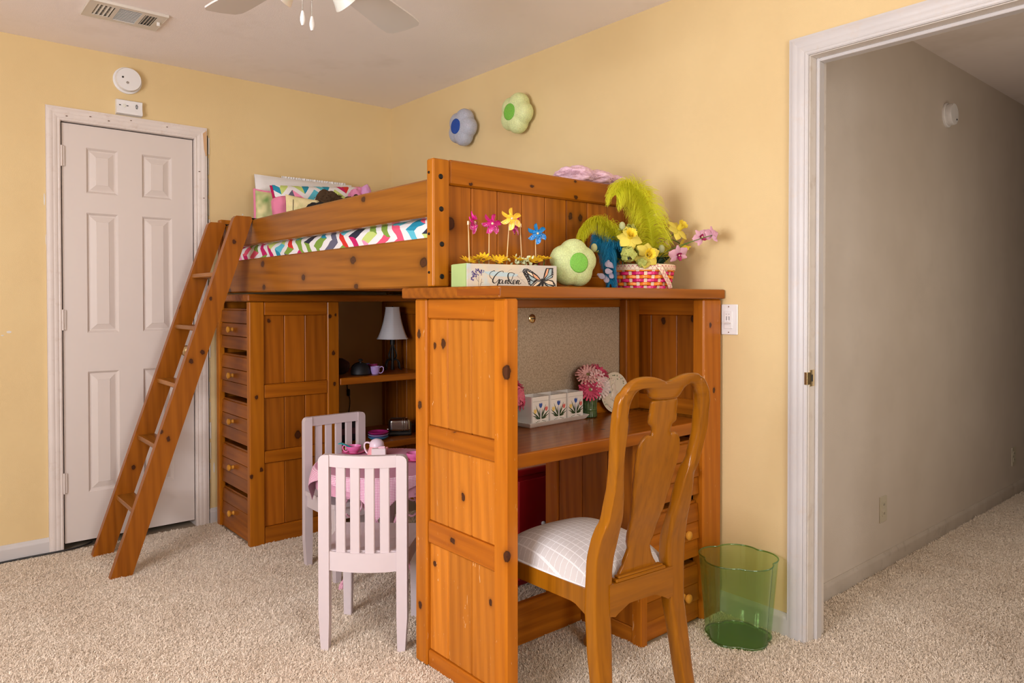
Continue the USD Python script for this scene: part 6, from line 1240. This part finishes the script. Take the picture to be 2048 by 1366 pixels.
# ------------------------------------------------------------------ carpet pile
def carpet():
    rng = np.random.default_rng(77); protos = []
    M_PILE = mottled('carpet_pile', (.82, .69, .55), (.89, .775, .64), 5, rough=.95, stain=(2.3, (.72, .58, .44), .5))
    base = '/World/carpet'; pi = UsdGeom.PointInstancer.Define(stage, base)
    for q in range(5):
        V, F, n = [], [], 0
        for s in range(8):
            a, L_ = rng.random()*6.28, .008+.005*rng.random(); d = np.array([math.cos(a), math.sin(a), 0]); o = np.array([*(rng.normal(size=2)*.0026), 0]); ln = .35+.9*rng.random(); sd_ = np.array([-d[1], d[0], 0])
            p = [o, o+d*L_*.25*ln+[0, 0, L_*.55], o+d*L_*.75*ln+[0, 0, L_*(.95-.25*ln)]]; w_ = (.0009, .0011, .0008)
            for i in range(3): V += [p[i]-sd_*w_[i], p[i]+sd_*w_[i], p[i]+np.cross(d, sd_)*0+d*w_[i]*.8]
            for i in range(2):
                for b in range(3): c = (b+1) % 3; F += [[n+3*i+b, n+3*i+c, n+3*i+3+c], [n+3*i+b, n+3*i+3+c, n+3*i+3+b]]
            F += [[n+6, n+7, n+8]]; n += 9
        usdkit.mesh(stage, base+'/tuft_%03d' % q, (np.array(V), np.array(F)), M_PILE); protos.append(base+'/tuft_%03d' % q)
    P = []
    for x0, x1, y0, y1, sp in ((.02, 4.3, -3.1, -.018, .0064), (2.68, 4.05, -.015, 3.25, .0072)):
        gx, gy = np.meshgrid(np.arange(x0, x1, sp), np.arange(y0, y1, sp)); p = np.stack([gx.ravel(), gy.ravel()], 1); p += rng.normal(size=p.shape)*sp*.28; P.append(p)
    p = np.vstack(P); rel = p-CAM[:2]; dep = rel@CF[:2]/np.linalg.norm(CF[:2]); lat = rel@CR[:2]
    keep = (dep > 1.7) & (np.abs(lat) < dep*.95+.25)
    for x0, x1, y0, y1 in ((.05, .54, -1.12, -.02), (1.995, 2.06, -1.11, -1.06), (2.415, 2.47, -1.11, -1.06), (2.03, 2.45, -.475, -.02), (1.42, 1.76, -.47, -.1), (OX0-.09, OX0, -.02, .12), (2.0, 2.80, .0, .12)): keep &= ~((p[:, 0] > x0) & (p[:, 0] < x1) & (p[:, 1] > y0) & (p[:, 1] < y1))
    keep &= ~((p[:, 1] > WT) & (p[:, 0] < HX+.002)); keep &= np.hypot(p[:, 0]-BK[0], p[:, 1]-BK[1]) > .112
    p = p[keep]; n = len(p); z = (meshkit.fbm(np.stack([p[:, 0]*9, p[:, 1]*9, 0*p[:, 0]], -1), 3, 5)-.5)*.006-.0035
    pi.CreatePrototypesRel().SetTargets([Sdf.Path(x) for x in protos]); pi.CreatePositionsAttr(Vt.Vec3fArray.FromNumpy(np.column_stack([p, z]).astype(np.float32)))
    pi.CreateProtoIndicesAttr(Vt.IntArray.FromNumpy(rng.integers(0, 5, n).astype(np.int32))); a = rng.random(n)*2*PI; tl = rng.normal(size=(n, 2))*.10
    qh = np.zeros((n, 4)); qh[:, 0] = np.cos(a/2); qh[:, 3] = np.sin(a/2); qh[:, 1:3] = tl; qh /= np.linalg.norm(qh, axis=1, keepdims=True)
    pi.CreateOrientationsAttr(Vt.QuathArray([Gf.Quath(float(b[0]), float(b[1]), float(b[2]), float(b[3])) for b in qh]))
    s = (.8+.45*rng.random(n)).astype(np.float32); pi.CreateScalesAttr(Vt.Vec3fArray.FromNumpy(np.stack([s, s, s*(.85+.3*rng.random(n).astype(np.float32))], 1)))
    meta(pi.GetPrim(), 'beige cut pile carpet covering the bedroom and hall floor', 'carpet', None, 'stuff'); return n
carpet()
